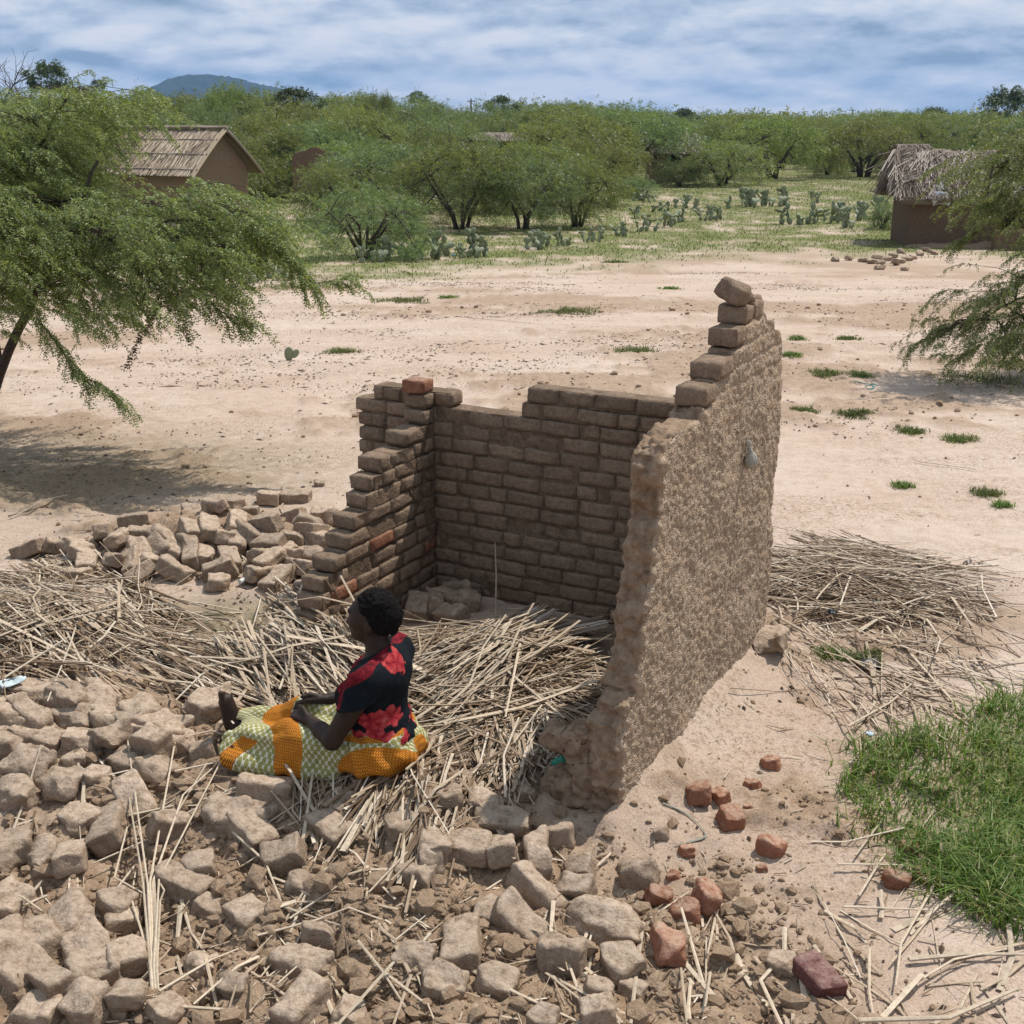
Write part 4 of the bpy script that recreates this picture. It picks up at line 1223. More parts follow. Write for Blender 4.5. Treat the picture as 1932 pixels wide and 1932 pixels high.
    back = [(1390, 105, 110, 0), (1530, 95, 150, 0), (1185, 140, 130, 20), (685, 220, 160, -5), (990, 275, 190, 65), (1080, 260, 150, 85), (1000, 190, 90, 60), (1225, 240, 130, 90), (1370, 250, 150, 10), (1500, 215, 160, 5),
            (1590, 245, 190, 10), (1670, 190, 110, 0), (1740, 220, 100, 0), (1385, 340, 160, 5), (1520, 325, 100, 0), (1610, 280, 160, 20), (1660, 320, 120, 30), (620, 310, 180, -30), (730, 290, 130, 0), (860, 320, 180, 20),
            (725, 380, 190, 40), (820, 360, 130, 40), (905, 385, 110, 10), (600, 430, 150, 130), (690, 430, 70, 90), (995, 410, 120, 100), (1060, 400, 110, 60), (1160, 310, 120, 90), (1190, 420, 160, 50), (1230, 320, 80, 90),
            (1400, 440, 200, -25), (1350, 490, 150, -25), (1560, 465, 130, 20), (1440, 520, 130, -30), (1580, 560, 100, 0), (1525, 400, 120, 5), (1620, 410, 100, 0), (1350, 405, 100, -20), (900, 480, 140, 15), (1120, 490, 200, -5),
            (1130, 540, 110, 0), (710, 500, 150, -20), (430, 400, 130, 10), (150, 370, 150, 0), (400, 360, 130, 10), (280, 350, 120, -10), (400, 500, 100, 10), (450, 450, 90, 80), (540, 290, 80, 90), (1560, 370, 60, 0), (1300, 205, 80, 0),
            (1290, 290, 110, 20), (1120, 200, 100, 30), (960, 340, 110, 30), (780, 430, 90, 0), (1480, 380, 110, -10)]
    for x, y, l, a in back:
        put_brick(x * .3645, y * .3645 + 905.6, l * .3645 * 1.05, a, rr, 'brick', 'mud brick tumbled in the back heap', 'bricks in the heap beside the short wall', 'fallen_brick', 0.0 if 100 < y < 500 else 0.15, 0.24)
    ridge = [(150, 1230, 260, 10), (390, 1215, 220, 10), (620, 1240, 200, 20), (800, 1270, 290, 5), (60, 1160, 180, 0), (330, 1100, 330, 12), (500, 1120, 240, 25), (620, 1340, 180, 10), (430, 1330, 170, 10), (190, 1310, 220, 5), (60, 1300, 160, 0), (180, 1080, 220, 10), (720, 1190, 150, 30), (940, 1330, 170, 0)]
    for x, y, l, a in ridge:
        put_brick(x * .3645, y * .3645 + 905.6, l * .3645, a, rr, 'lump', 'weathered mud lump in the ridge', 'lumps along the straw edge', 'mud_lump', 0.42, 0.1)
    put_brick(1110 * .3645, 1200 * .3645 + 905.6, 250 * .3645, -20, rr, 'lump', 'big mud lump just behind the bare upright foot', None, 'mud_lump', 0.05, 0.1)
    for x, y, l, a in ((868, 1108, 52, 15), (815, 1145, 40, 60), (850, 1165, 46, 30), (790, 1150, 36, 90), (885, 1140, 44, 0), (840, 1130, 50, 10), (868, 1135, 48, 160)):
        put_brick(x, y, l, a, rr, 'brick', 'mud brick inside the brick walls', 'bricks in the inner corner', 'fallen_brick', 0.0, 0.25)
    for x, y, l in ((1576, 491, 13), (1601, 489, 14), (1630, 492, 17), (1645, 495, 14), (1655, 486, 15), (1662, 497, 13), (1672, 490, 18), (1690, 498, 16), (1700, 494, 15), (1712, 490, 17), (1722, 487, 16), (1735, 480, 20), (1660, 506, 12), (1707, 508, 13), (1685, 484, 14), (1745, 472, 16), (1760, 478, 18), (1700, 476, 14)):
        put_brick(x, y, l, rr.uniform(-20, 20), rr, 'lump', 'mud lump strewn before the thatched hut', 'lumps before the hut', 'mud_lump', 0.0, 0.2)


rubble()


def unit3(v): return v / np.linalg.norm(v, axis=1)[:, None]


def scatter_clods():
    """crumbled earth: thousands of small clods, one mass"""
    protos = []
    for k in range(6):
        bm = bmesh.new(); bmesh.ops.create_icosphere(bm, subdivisions=1, radius=1.0)
        V = np.array([v.co for v in bm.verts]); F = np.array([[v.index for v in f.verts] for f in bm.faces]); bm.free()
        V = V * (1 + 0.5 * vnoise(V * 1.7 + k * 9, k))[:, None] * np.array((1.15, 0.9, 0.7))
        for nn in unit3(np.random.default_rng(k).normal(0, 1, (4, 3))): V = V - np.maximum(V @ nn - 0.55, 0)[:, None] * nn[None]
        protos.append((V, F))
    n = 60000
    px = RNG.uniform(-40, 1970, n); py = RNG.uniform(880, 1990, n)
    P = on_ground(px, py)
    rub, straw, dug, churn, damp, gr, shade = zones(P[:, 0], P[:, 1])
    dens = np.clip(1.0 * rub + 0.34 * dug + 0.2 * churn, 0, 1) * (1 - 0.75 * straw) * (1 - damp)
    u, v = house_uv(P[:, 0], P[:, 1])
    dens = dens * np.where((u < -0.16) & (u > -2.0) & (v > 0.1) & (v < 2.2), 0.3, 1.0)
    clump = sstep(-0.25, 0.35, fbm2(P[:, 0], P[:, 1], 2.2, 3, 77))
    keep = RNG.uniform(0, 1, n) < dens * (0.25 + 0.75 * clump) * 0.9 * np.clip(P[:, 1] / 6.5, 0.65, 1)
    P = P[keep]
    # churned lines farther out
    m = 26000
    X = RNG.uniform(-9, 9, m); Y = RNG.uniform(7.5, 22, m)
    ch = zones(X, Y)[3]
    k2 = RNG.uniform(0, 1, m) < ch * 0.3
    P2 = np.stack([X[k2], Y[k2], ground_z(X[k2], Y[k2])], 1)
    P = np.concatenate([P, P2])
    s = np.clip(RNG.lognormal(math.log(0.0075), 0.8, len(P)), 0.0025, 0.06)
    rz = zones(P[:, 0], P[:, 1])[0]
    s *= 0.55 + 0.45 * sstep(0.1, 0.5, rz)
    s[-len(P2):] *= 1.9
    Vs, Fs, off = [], [], 0
    for i in range(len(P)):
        V, F = protos[i % 6]; a = RNG.uniform(0, 6.28); c, sn = math.cos(a), math.sin(a)
        W = V * s[i]
        W = np.stack([W[:, 0] * c - W[:, 1] * sn, W[:, 0] * sn + W[:, 1] * c, W[:, 2]], 1) + P[i] + (0, 0, s[i] * 0.25)
        Vs.append(W); Fs.append(F + off); off += len(V)
    me = mesh_np('clods', np.concatenate(Vs), np.concatenate(Fs), False, M_CLOD)
    tag(link('clods', me), 'crumbled brown earth clods spread through the rubble', 'clods', None, 'stuff')


scatter_clods()


def stalk_path(p, d, L, rr, bend=0.25, lift=0.0, up=0.0, seg=3):
    """points of one stalk that lies on the terrain from p along heading d"""
    d = np.array((d[0], d[1], 0.0)); d /= np.linalg.norm(d)
    pts = [np.array(p, dtype=float)]; k = rr.choice((1, 2, seg))
    for i in range(k):
        a = rr.gauss(0, bend * 0.5); c, s = math.cos(a), math.sin(a)
        d = np.array((d[0] * c - d[1] * s, d[0] * s + d[1] * c, 0))
        pts.append(pts[-1] + d * L / k * rr.uniform(0.7, 1.3))
    pts = np.array(pts)
    g = ground_z(pts[:, 0], pts[:, 1])
    base = pts[0][2]
    off = base - g[0]
    pts[:, 2] = g + np.maximum(0.004, off + np.linspace(0, up * L, len(pts)) + np.array([rr.gauss(0, 0.012) for _ in pts]))
    return pts


def heading(px, py, ang, z):
    a = math.radians(ang)
    p0, p1 = at_z(px, py, z), at_z(px + 20 * math.cos(a), py + 20 * math.sin(a), z)
    return p1 - p0


# beds: (picture polygon box x0,y0,x1,y1), stalk count, image direction mean/spread, bed depth, length range, name for the label
BEDS = [
    ((-120, 1070, 320, 1300), 620, 25, 34, 0.13, (0.35, 0.9), 'in the loose straw at the foot of the brick heap'),
    ((340, 1225, 760, 1350), 700, 34, 15, 0.13, (0.4, 1.0), 'on the straw mound behind the bare foot'),
    ((520, 1130, 720, 1250), 260, 40, 12, 0.15, (0.4, 1.0), 'on the straw mound behind the bare foot'),
    ((770, 1195, 1070, 1330), 600, -20, 15, 0.13, (0.4, 0.9), 'on the straw fanning out behind the seated back'),
    ((800, 1290, 1150, 1400), 330, 4, 16, 0.09, (0.35, 0.8), 'on the straw fanning out behind the seated back'),
    ((890, 1330, 1050, 1470), 190, 95, 18, 0.09, (0.25, 0.55), 'in the dark straw spilling towards the wall stump'),
    ((640, 1400, 880, 1590), 190, 128, 12, 0.07, (0.3, 0.75), 'in the pale bundle sliding down beside the skirt'),
    ((540, 1440, 700, 1560), 60, 100, 30, 0.05, (0.2, 0.5), 'in the pale bundle sliding down beside the skirt'),
    ((1450, 1030, 1770, 1180), 420, 12, 14, 0.07, (0.45, 1.15), 'in the straw spread outside the plastered wall'),
    ((1470, 1120, 1880, 1330), 150, 32, 20, 0.02, (0.4, 1.1), 'in the straw spread outside the plastered wall'),
    ((1590, 1280, 1760, 1410), 45, 60, 40, 0.02, (0.2, 0.5), 'at the frayed lower end of the outside straw'),
    ((1560, 1570, 1935, 1935), 40, -20, 60, 0.008, (0.2, 0.7), 'scattered on the sand beside the green grass'),
    ((1200, 1700, 1620, 1935), 36, 60, 60, 0.008, (0.12, 0.45), 'scattered on the sand near the dark red brick'),
    ((0, 1480, 700, 1935), 95, -45, 50, 0.02, (0.15, 0.6), 'scattered over the rubble before the seated person'),
    ((480, 1560, 1150, 1935), 105, 30, 60, 0.01, (0.1, 0.45), 'scattered over the rubble before the seated person'),
    ((60, 930, 640, 1120), 35, 0, 50, 0.01, (0.15, 0.6), 'among the bricks of the back heap'),
    ((-40, 1380, 420, 1560), 22, -20, 50, 0.02, (0.15, 0.5), 'scattered over the rubble before the seated person'),
    ((960, 1130, 1160, 1220), 90, -12, 14, 0.05, (0.3, 0.7), 'in the dark corner below the back wall'),
]
def lay_straw():
    rr = random.Random(77)
    bulk = Geo()
    singles = []
    for (x0, y0, x1, y1), n, ang, spr, depth, (l0, l1), where in BEDS:
        i = 0
        while i < n:
            for _ in range(6):
                px, py = rr.uniform(x0, x1), rr.uniform(y0, y1)
                ex, ey = (px - (x0 + x1) / 2) / (x1 - x0) * 2, (py - (y0 + y1) / 2) / (y1 - y0) * 2
                if ex * ex + ey * ey < 1.0 or depth < 0.04: break
            bunch = rr.choice((1, 2, 4, 6)) if depth > 0.04 else rr.choice((1, 1, 1, 2))      # stalks lie in loose bundles
            ba = ang + rr.gauss(0, spr) + (180 if rr.random() < 0.5 else 0)
            q0 = rr.random() ** 0.8; Lb = rr.uniform(l0, l1)
            for b in range(bunch):
                i += 1
                fall = max(0.15, 1 - 0.8 * (ex * ex + ey * ey)) if depth > 0.04 else 1
                q = min(1.0, max(0.0, q0 + rr.gauss(0, 0.12)))
                off = depth * q * fall + 0.004
                p = og(px + rr.gauss(0, 8) * (b > 0), py + rr.gauss(0, 5) * (b > 0), 0.0)
                d = heading(px, py, ba + rr.gauss(0, 5), p[2] + off)
                L = Lb * rr.uniform(0.75, 1.15)
                d = d / np.linalg.norm(d); p = p - d * L * 0.5
                p[2] = gz(p[0], p[1]) + off
                pts = stalk_path(p, d, L, rr, 0.4, 0, rr.gauss(0, 0.05) + (0.14 if rr.random() < 0.05 else 0))
                # nothing may run through the standing walls
                u, v = house_uv(pts[:, 0], pts[:, 1])
                if np.any((u > -2.2) & (u < 0.04) & (v > -0.03) & (v < 0.2)) or np.any((u > -0.2) & (u < 0.05) & (v > 0) & (v < 2.8)) or np.any((u > -1.5) & (u < 0) & (v > 2.08) & (v < 2.32)): continue
                w = rr.uniform(0.0045, 0.0095) * (1.0 if depth > 0.04 else 0.85); fl = rr.uniform(0.3, 0.7)
                if rr.random() < 0.25: w *= 0.45
                elif rr.random() < 0.16: w *= rr.uniform(1.4, 2.1); fl = 0.14      # flat leaf sheaths
                R = np.linspace(w, w * rr.uniform(0.45, 0.95), len(pts))
                if len(pts) > 2 and rr.random() < 0.5: R[0] *= 1.4
                singles.append((off + 0.02 * L, pts, R, fl, where, depth))
    # broken bits of straw trodden into the rubble and round the beds
    n = 5200; bx = RNG.uniform(-20, 1950, n); by = RNG.uniform(1000, 1960, n); B = on_ground(bx, by)
    zn = zones(B[:, 0], B[:, 1]); uu, vv = house_uv(B[:, 0], B[:, 1])
    for k in range(n):
        if -2.25 < uu[k] < 0.1 and -0.08 < vv[k] < 0.25 or -0.25 < uu[k] < 0.1 and 0 < vv[k] < 2.8 or -1.5 < uu[k] < 0 and 2.0 < vv[k] < 2.4: continue
        if rr.random() > 0.25 * zn[0][k] + 0.5 * zn[1][k] + 0.18 * zn[2][k] + 0.04: continue
        a = rr.uniform(0, 6.28); L = rr.uniform(0.02, 0.11); p = B[k] + (0, 0, 0.006); q = p + np.array((math.cos(a) * L, math.sin(a) * L, 0)); q[2] = gz(q[0], q[1]) + rr.uniform(0.004, 0.02)
        bulk.add(*tube([p, q], rr.uniform(0.0015, 0.005), 3, 0.5))
    # the topmost, longest stalks are things of their own; the mat below them is one mass
    score = [(s[0] if s[5] > 0.04 else 0.05 + 0.06 * (s[2][0] * 100)) * (1 + np.linalg.norm(s[1][-1] - s[1][0])) / max(3.0, s[1][0][1]) for s in singles]
    order = sorted(range(len(singles)), key=lambda i: -score[i])
    top = set(order[:250])
    for i, (_, pts, R, fl, where, depth) in enumerate(singles):
        if i in top:
            G = Geo(); c = pts[0].copy(); G.add(*tube(pts - c, R * 1.1, 6, fl))
            o = link('reed_stalk', G.mesh('reed_stalk', M_REED1 if rr.random() < 0.6 else M_STRAW), None, c)
            L = np.linalg.norm(pts[-1] - pts[0]); m = near_mark(*seen_at(pts[len(pts) // 2]))
            kink = 'bent' if len(pts) > 2 else 'straight'
            lab = '%s %s%s reed stalk %s, by %s' % ('long' if L > 0.5 else 'short' if L < 0.28 else 'middling', 'thin ' if R[0] < 0.005 else 'stout ' if R[0] > 0.008 else '', kink, where.split(' before')[0].split(' at the foot')[0].split(' fanning')[0].split(' sliding')[0].split(' spilling')[0], m)
            tag(o, ' '.join(lab.split()[:16]), 'reed', 'reed stalks ' + where)
        else:
            bulk.add(*tube(pts, R, 4, fl))
    tag(link('straw', bulk.mesh('straw', M_STRAW)), 'matted dry thatching straw fallen in and around the ruined house', 'straw', None, 'stuff')


lay_straw()


def reed(pxs, w, label, group, lifts, flat=0.7):
    """one hand-laid stalk through picture points, each at its own height above the ground"""
    P = [og(x, y, l) for (x, y), l in zip(pxs, lifts)]
    c = P[0].copy()
    G = Geo(); G.add(*tube(np.array(P) - c, np.linspace(w, w * 0.6, len(P)), 6, flat))
    tag(link('reed_stalk', G.mesh('reed_stalk', M_REED1), None, c), label, 'reed', group)


B_ = 'long kinked reed of the sprung bundle rising from the rubble'
g_ = 'reeds of the sprung bundle'
for pxs in ([(296, 1925), (283, 1820), (270, 1665), (243, 1500)], [(299, 1930), (286, 1815), (279, 1670), (240, 1390)], [(294, 1925), (290, 1830), (283, 1665), (330, 1400), (360, 1380)],
            [(300, 1930), (293, 1830), (288, 1665), (345, 1500), (400, 1450)], [(290, 1920), (285, 1830), (278, 1690), (216, 1655), (240, 1560)], [(299, 1925), (296, 1820), (302, 1700), (310, 1680), (298, 1660)],
            [(302, 1930), (296, 1835), (291, 1660), (330, 1540), (390, 1440)], [(297, 1930), (281, 1825), (268, 1760), (246, 1690)], [(296, 1925), (290, 1820), (300, 1660), (420, 1430)], [(293, 1930), (287, 1825), (284, 1700), (283, 1660), (290, 1640)]):
    n = len(pxs)
    reed(pxs, 0.0062, B_, g_, [0.02] + [0.05 + 0.02 * RND.random()] + [0.05 + 0.03 * RND.random() for _ in range(n - 2)])
g_ = 'long reeds over the front rubble'
for pxs, lab in (([(330, 1455), (455, 1428), (520, 1462)], 'long kinked reed lying just below the skirt hem'),
                 ([(240, 1540), (420, 1500), (545, 1470)], 'long straight reed slanting over bricks below the skirt'),
                 ([(330, 1395), (400, 1378), (425, 1388)], 'bent reed propped by the bare foot'),
                 ([(440, 1570), (500, 1625), (530, 1700)], 'curved reed bending down over loose earth'),
                 ([(485, 1765), (600, 1735), (658, 1712), (720, 1735)], 'long kinked reed lying across crumbled earth'),
                 ([(505, 1700), (590, 1730), (640, 1745)], 'pale split reed across crumbled earth'),
                 ([(0, 1750), (80, 1662)], 'thick grey stick leaning over the rubble'),
                 ([(300, 1870), (400, 1810), (450, 1790)], 'long reed slanting past the foot of the sprung bundle'),
                 ([(675, 1775), (720, 1830), (765, 1900)], 'broad split reed lying near the upright brick'),
                 ([(578, 1665), (670, 1668)], 'short pale split reed lying flat on the earth'),
                 ([(1210, 1758), (1200, 1840), (1190, 1932)], 'thick cut reed end sticking out over the rubble edge'),
                 ([(1480, 1750), (1480, 1800), (1435, 1850), (1475, 1935)], 'thick zigzag reed standing off the sand near the dark red brick'),
                 ([(1350, 1730), (1335, 1800)], 'short upright reed piece beside the orange lumps'),
                 ([(1340, 1835), (1330, 1900)], 'stub of reed by the rubble edge'),
                 ([(1715, 1810), (1820, 1800), (1935, 1800)], 'long thick reed lying straight on the lower sand'),
                 ([(1620, 1925), (1790, 1920), (1860, 1890), (1920, 1865)], 'thick peeling reed with a broken end on the lower sand'),
                 ([(1590, 1710), (1780, 1718)], 'slim straight reed lying level on the sand'),
                 ([(1765, 1665), (1700, 1780), (1690, 1860)], 'long reed bent down from the grass edge'),
                 ([(1740, 1655), (1830, 1690), (1935, 1745)], 'thick pale cane lying along the edge of the grass'),
                 ([(1700, 1870), (1800, 1810), (1900, 1790)], 'reed slanting up towards the lower sand corner'),
                 ([(1640, 1790), (1640, 1870), (1650, 1932)], 'upright reed of the tangle on the lower sand'),
                 ([(1580, 1630), (1720, 1632)], 'thin reed level with the red lump by the grass'),
                 ([(1620, 1690), (1670, 1610)], 'reed leaning across another beside the grass'),
                 ([(1480, 1205), (1500, 1265), (1560, 1280)], 'kinked dark reed at the far foot of the plastered wall'),
                 ([(1460, 1160), (1560, 1215), (1700, 1300), (1800, 1330)], 'long brown cane running through the outside straw'),
                 ([(1600, 1370), (1680, 1325), (1720, 1290)], 'pale stick pointing at the grass from the bare sand'),
                 ([(1590, 1060), (1700, 1085), (1930, 1078)], 'thin long dark stick reaching over the open sand'),
                 ([(30, 1065), (90, 1110), (160, 1170)], 'broken brown pole in the loose straw by the brick heap'),
                 ([(70, 1090), (180, 1180)], 'thick pale cane sloping through the loose straw'),
                 ([(1730, 870), (1840, 885)], 'lone twig lying on the churned earth beyond the wall'),
                 ([(890, 600), (1010, 610)], 'lone dark twig far out on the open sand'),
                 ([(935, 1150), (934, 1060)], 'single reed standing upright against the back wall')):
    lf = [0.02 + 0.02 * RND.random() for _ in pxs]
    if 'upright against' in lab:
        p = og(935, 1160); G = Geo(); G.add(*tube([(0, 0, 0), (0.005, 0.02, 0.25), (-0.002, 0.03, 0.46)], [0.006, 0.005, 0.003], 6, 0.7))
        tag(link('reed_stalk', G.mesh('reed_stalk', M_REED1), None, p), lab, 'reed'); continue
    reed(pxs, 0.011 if 'thick' in lab or 'cane' in lab or 'pole' in lab else 0.0065, lab, None, lf)


def thatch_panels():
    """flat pieces of woven thatch and bark lying in the back corner"""
    for i, (px, py, a, l, w) in enumerate(((985, 1165, -25, 0.34, 0.09), (1010, 1175, -28, 0.30, 0.06), (1075, 1190, -8, 0.38, 0.12))):
        p = og(px, py, 0.05); d = heading(px, py, a, p[2]); yaw = math.atan2(d[1], d[0])
        G = Geo()
        for k in range(9):
            y = (k / 8 - 0.5) * w; x = RND.uniform(-0.04, 0.04)
            G.add(*tube([(-l / 2 + x, y, RND.gauss(0, .004)), (0, y + RND.gauss(0, .004), .008), (l / 2 + x, y + RND.gauss(0, .006), 0)], 0.0085, 5, 0.5))
        tag(link('thatch_panel', G.mesh('thatch_panel', M_STRAW_DARK), None, p, (0.1, -0.12, yaw)), 'flat bundle of brown thatch leaning in the shaded back corner', 'thatch', 'thatch pieces in the back corner', 'stuff')


thatch_panels()


def litter():
    """twigs and leaf crumbs that lie in drifts over the sand"""
    n = 120000
    X = np.concatenate([RNG.uniform(-9, 10, n), RNG.uniform(-3.5, 3.5, 22000)]); Y = np.concatenate([3.4 + 26.6 * RNG.uniform(0, 1, n) ** 0.8, RNG.uniform(3.4, 10, 22000)])
    dr = fbm2(X * 0.5, Y * 1.3, 0.75, 4, 61) + 0.4 * fbm2(X, Y, 2.4, 2, 63)
    rub, straw, dug, churn, damp, gr, shade = zones(X, Y)
    pr = sstep(0.08, 0.42, dr) ** 1.5 * 0.75 + 0.03 + 0.25 * dug + 0.45 * shade
    u, v = house_uv(X, Y)
    k = (RNG.uniform(0, 1, len(X)) < pr) & ~((u > -2.2) & (u < 0.06) & (v > -0.03) & (v < 2.4))
    X, Y = X[k], Y[k]; m = len(X)
    L = np.clip(RNG.lognormal(math.log(0.0135), 0.65, m), 0.005, 0.25) * np.clip(Y / 9, 0.7, 1.6)
    W = np.clip(L * RNG.uniform(0.05, 0.38, m), 0.0015, 0.011)
    a = RNG.normal(0, 0.9, m); dx, dy = np.cos(a), np.sin(a)
    Z = ground_z(X, Y) + 0.003
    Z0 = ground_z(X - dx * L / 2, Y - dy * L / 2) + 0.004; Z1 = ground_z(X + dx * L / 2, Y + dy * L / 2) + 0.004
    A = np.stack([X - dx * L / 2, Y - dy * L / 2, Z0], 1); B = np.stack([X + dx * L / 2, Y + dy * L / 2, Z1], 1)
    S = np.stack([-dy * W, dx * W, np.zeros(m)], 1); U = np.array((0, 0, 1.0))[None] * (W * 1.1)[:, None]
    M = (A + B) / 2; M[:, 2] = np.maximum(M[:, 2], Z + 0.002)
    V = np.stack([A, M - S, B, M + S, M + U], 1).reshape(-1, 3)
    b = np.arange(m)[:, None] * 5
    T = np.concatenate([b + np.array([[0, 1, 4]]), b + np.array([[1, 2, 4]]), b + np.array([[2, 3, 4]]), b + np.array([[3, 0, 4]])])
    tag(link('litter', mesh_np('litter', V, T, False, M_TWIG)), 'dark twigs and leaf crumbs strewn over the sand', 'litter', None, 'stuff')


litter()
# ------------------------------------------------------------------ foliage
def diamonds(P, D, S, L, W):
    """leaflets: root P, direction D, width axis S"""
    L = np.asarray(L)[:, None]; W = np.asarray(W)[:, None]
    m = P + D * L * 0.45
    return np.stack([P, m + S * W * 0.5, P + D * L, m - S * W * 0.5], 1).reshape(-1, 3)


def quads(n): return np.arange(n * 4).reshape(-1, 4)


def unit(v): return v / (np.linalg.norm(v, axis=-1, keepdims=True) + 1e-9)


def sprays(P, A, ln, nl, ll, lw, rng):
    """feathered sprays from points P along axes A: nl pairs of leaflets each"""
    n = len(P)
    S = unit(np.cross(A, np.array((0, 0, 1.0)) + 0.5 * rng.normal(0, 1, (n, 3))))
    V = []
    for j in range(nl):
        t = (j + 0.6) / nl
        base = P + A * (t * ln)[:, None] - np.array((0, 0, 1.0)) * ((t ** 2) * ln * 0.35)[:, None]
        for s in (-1, 1):
            D = unit(A * 0.55 + S * s * 0.85 + rng.normal(0, 0.22, (n, 3)) - np.array((0, 0, 0.15)))
            Wd = unit(np.cross(D, unit(np.cross(A, S) + 0.45 * rng.normal(0, 1, (n, 3)))))
            V.append(diamonds(base, D, Wd, ll * rng.uniform(0.7, 1.25, n), lw * rng.uniform(0.8, 1.2, n)))
    return np.concatenate(V)


def crown_proto(seed, style, mat, clusters=75, per=26):
    """crown and trunk in unit size (radius 1, height 1)"""
    rng = np.random.default_rng(seed)
    C, R = [], []
    for i in range(clusters):
        a = rng.uniform(0, 6.283); rad = math.sqrt(rng.uniform(0, 1)) * 0.92
        lob = 1 + 0.16 * math.sin(a * 3 + seed) + 0.10 * math.sin(a * 5 + 2 * seed)
        if style == 'umbrella':
            zt = 0.60 + 0.34 * (1 - rad ** 2) + rng.normal(0, 0.035)
            z = zt - 0.34 * rng.uniform(0, 1) ** 2.2
            if rng.uniform() < 0.30: rad = rng.uniform(0.7, 1.0); z = rng.uniform(0.18, 0.58)
            r = (0.20, 0.20, 0.060)
        elif style == 'bush':
            zt = 0.12 + 0.83 * math.sqrt(max(0.02, 1 - rad ** 2)) + rng.normal(0, 0.04)
            z = zt * (1 - 0.92 * rng.uniform(0, 1) ** 1.4)
            r = (0.20, 0.20, 0.085)
        else:
            a2 = rng.uniform(-0.7, 1.5); rad = 0.85 * math.cos(a2) * rng.uniform(0.55, 1); z = 0.5 * math.sin(a2) * rng.uniform(0.8, 1)
            r = (0.19, 0.19, 0.13)
        C.append((math.cos(a) * rad * lob, math.sin(a) * rad * lob, z)); R.append(r)
    C = np.array(C); R = np.array(R) * rng.uniform(0.7, 1.25, (clusters, 1))
    idx = np.repeat(np.arange(clusters), per)
    P = C[idx] + rng.normal(0, 0.6, (len(idx), 3)) * R[idx]
    if style != 'round': P[:, 2] = np.maximum(P[:, 2], 0.04)
    out = unit(np.stack([P[:, 0], P[:, 1], np.zeros(len(P))], 1) + 1e-3)
    A = unit(out * 0.7 + rng.normal(0, 0.55, P.shape) + np.array((0, 0, 0.08)))
    V = sprays(P, A, rng.uniform(0.09, 0.17, len(P)), 5, 0.042 if style != 'round' else 0.05, 0.0115 if style != 'round' else 0.03, rng)
    crown = mesh_np('crown', V, quads(len(V) // 4), False, mat)
    G = Geo(); k = rng.integers(4, 8) if style != 'round' else 2
    st = []
    for i in range(k):
        a = i * 6.283 / k + rng.uniform(-0.4, 0.4); q = 0.06 if style != 'round' else 0.0
        pts = [(math.cos(a) * q, math.sin(a) * q, -0.05), (math.cos(a) * 0.13, math.sin(a) * 0.13, 0.16), (math.cos(a + 0.3) * 0.34, math.sin(a + 0.3) * 0.34, 0.42), (math.cos(a + 0.2) * 0.55, math.sin(a + 0.2) * 0.55, 0.62)]
        if style == 'round': pts = [(0.02 * i, 0, -0.05), (0.03, 0, 0.25), (math.cos(a) * 0.12, math.sin(a) * 0.12, 0.5), (math.cos(a) * 0.3, math.sin(a) * 0.3, 0.75)]
        pts = np.array(pts) + rng.normal(0, 0.02, (4, 3)); G.add(*tube(pts, [0.035, 0.028, 0.02, 0.012], 6)); st.append(pts)
    nodes = np.concatenate([s[2:] for s in st])
    if style == 'round': return crown, G.mesh('trunk', M_BARK, True)
    for c in C[::2]:
        j = np.argmin(np.linalg.norm(nodes - c, axis=1)); n0 = nodes[j]; m = (n0 + c) / 2 + rng.normal(0, 0.03, 3)
        G.add(*tube([n0, m, c], [0.011, 0.008, 0.004], 4, 1, False))
    return crown, G.mesh('trunk', M_BARK, True)


PROTO = {'umbrella': [crown_proto(s, 'umbrella', m, 80, 30) for s, m in ((1, M_LEAF), (2, M_LEAF), (3, M_LEAF3), (4, M_LEAF2))],
         'bush': [crown_proto(s, 'bush', m, 80, 30) for s, m in ((11, M_LEAF), (12, M_LEAF2), (13, M_LEAF3))],
         'round': [crown_proto(s, 'round', M_LEAFD, 46, 30) for s in (21, 22)]}


def plant_tree(px, yb, yt, w, style, label, group, k=None, name='thorn_tree', Y=None):
    """tree whose foot shows at (px, yb), top at yt, w wide (picture units)"""
    b = og(px, yb) if Y is None else np.array((*at_dist(px, 400, Y)[:2], 0.0))
    if Y is not None: b[0] = at_dist(px, HZ, Y)[0]; b[1] = Y; b[2] = gz(b[0], Y)
    top = at_dist(px, yt, b[1])[2]
    rw = w / 2 * b[1] / FPX / math.cos(PITCH) * 1.02
    h = max(0.6, top - b[2])
    cr, tr = (RND.choice(PROTO[style]) if k is None else PROTO[style][k])
    root = link(name, None, None, b, (0, 0, RND.uniform(0, 6.28)), (rw, rw * RND.uniform(0.85, 1.15), h * 1.0))
    link('trunk', tr, root)
    if style == 'round': link('crown', cr, root, (0, 0, 1 - 0.60 * rw / h), (0, 0, 0), (1, 1, rw / h))
    else: link('crown', cr, root)
    tag(root, label, 'tree' if style != 'bush' else 'bush', group)
    return root


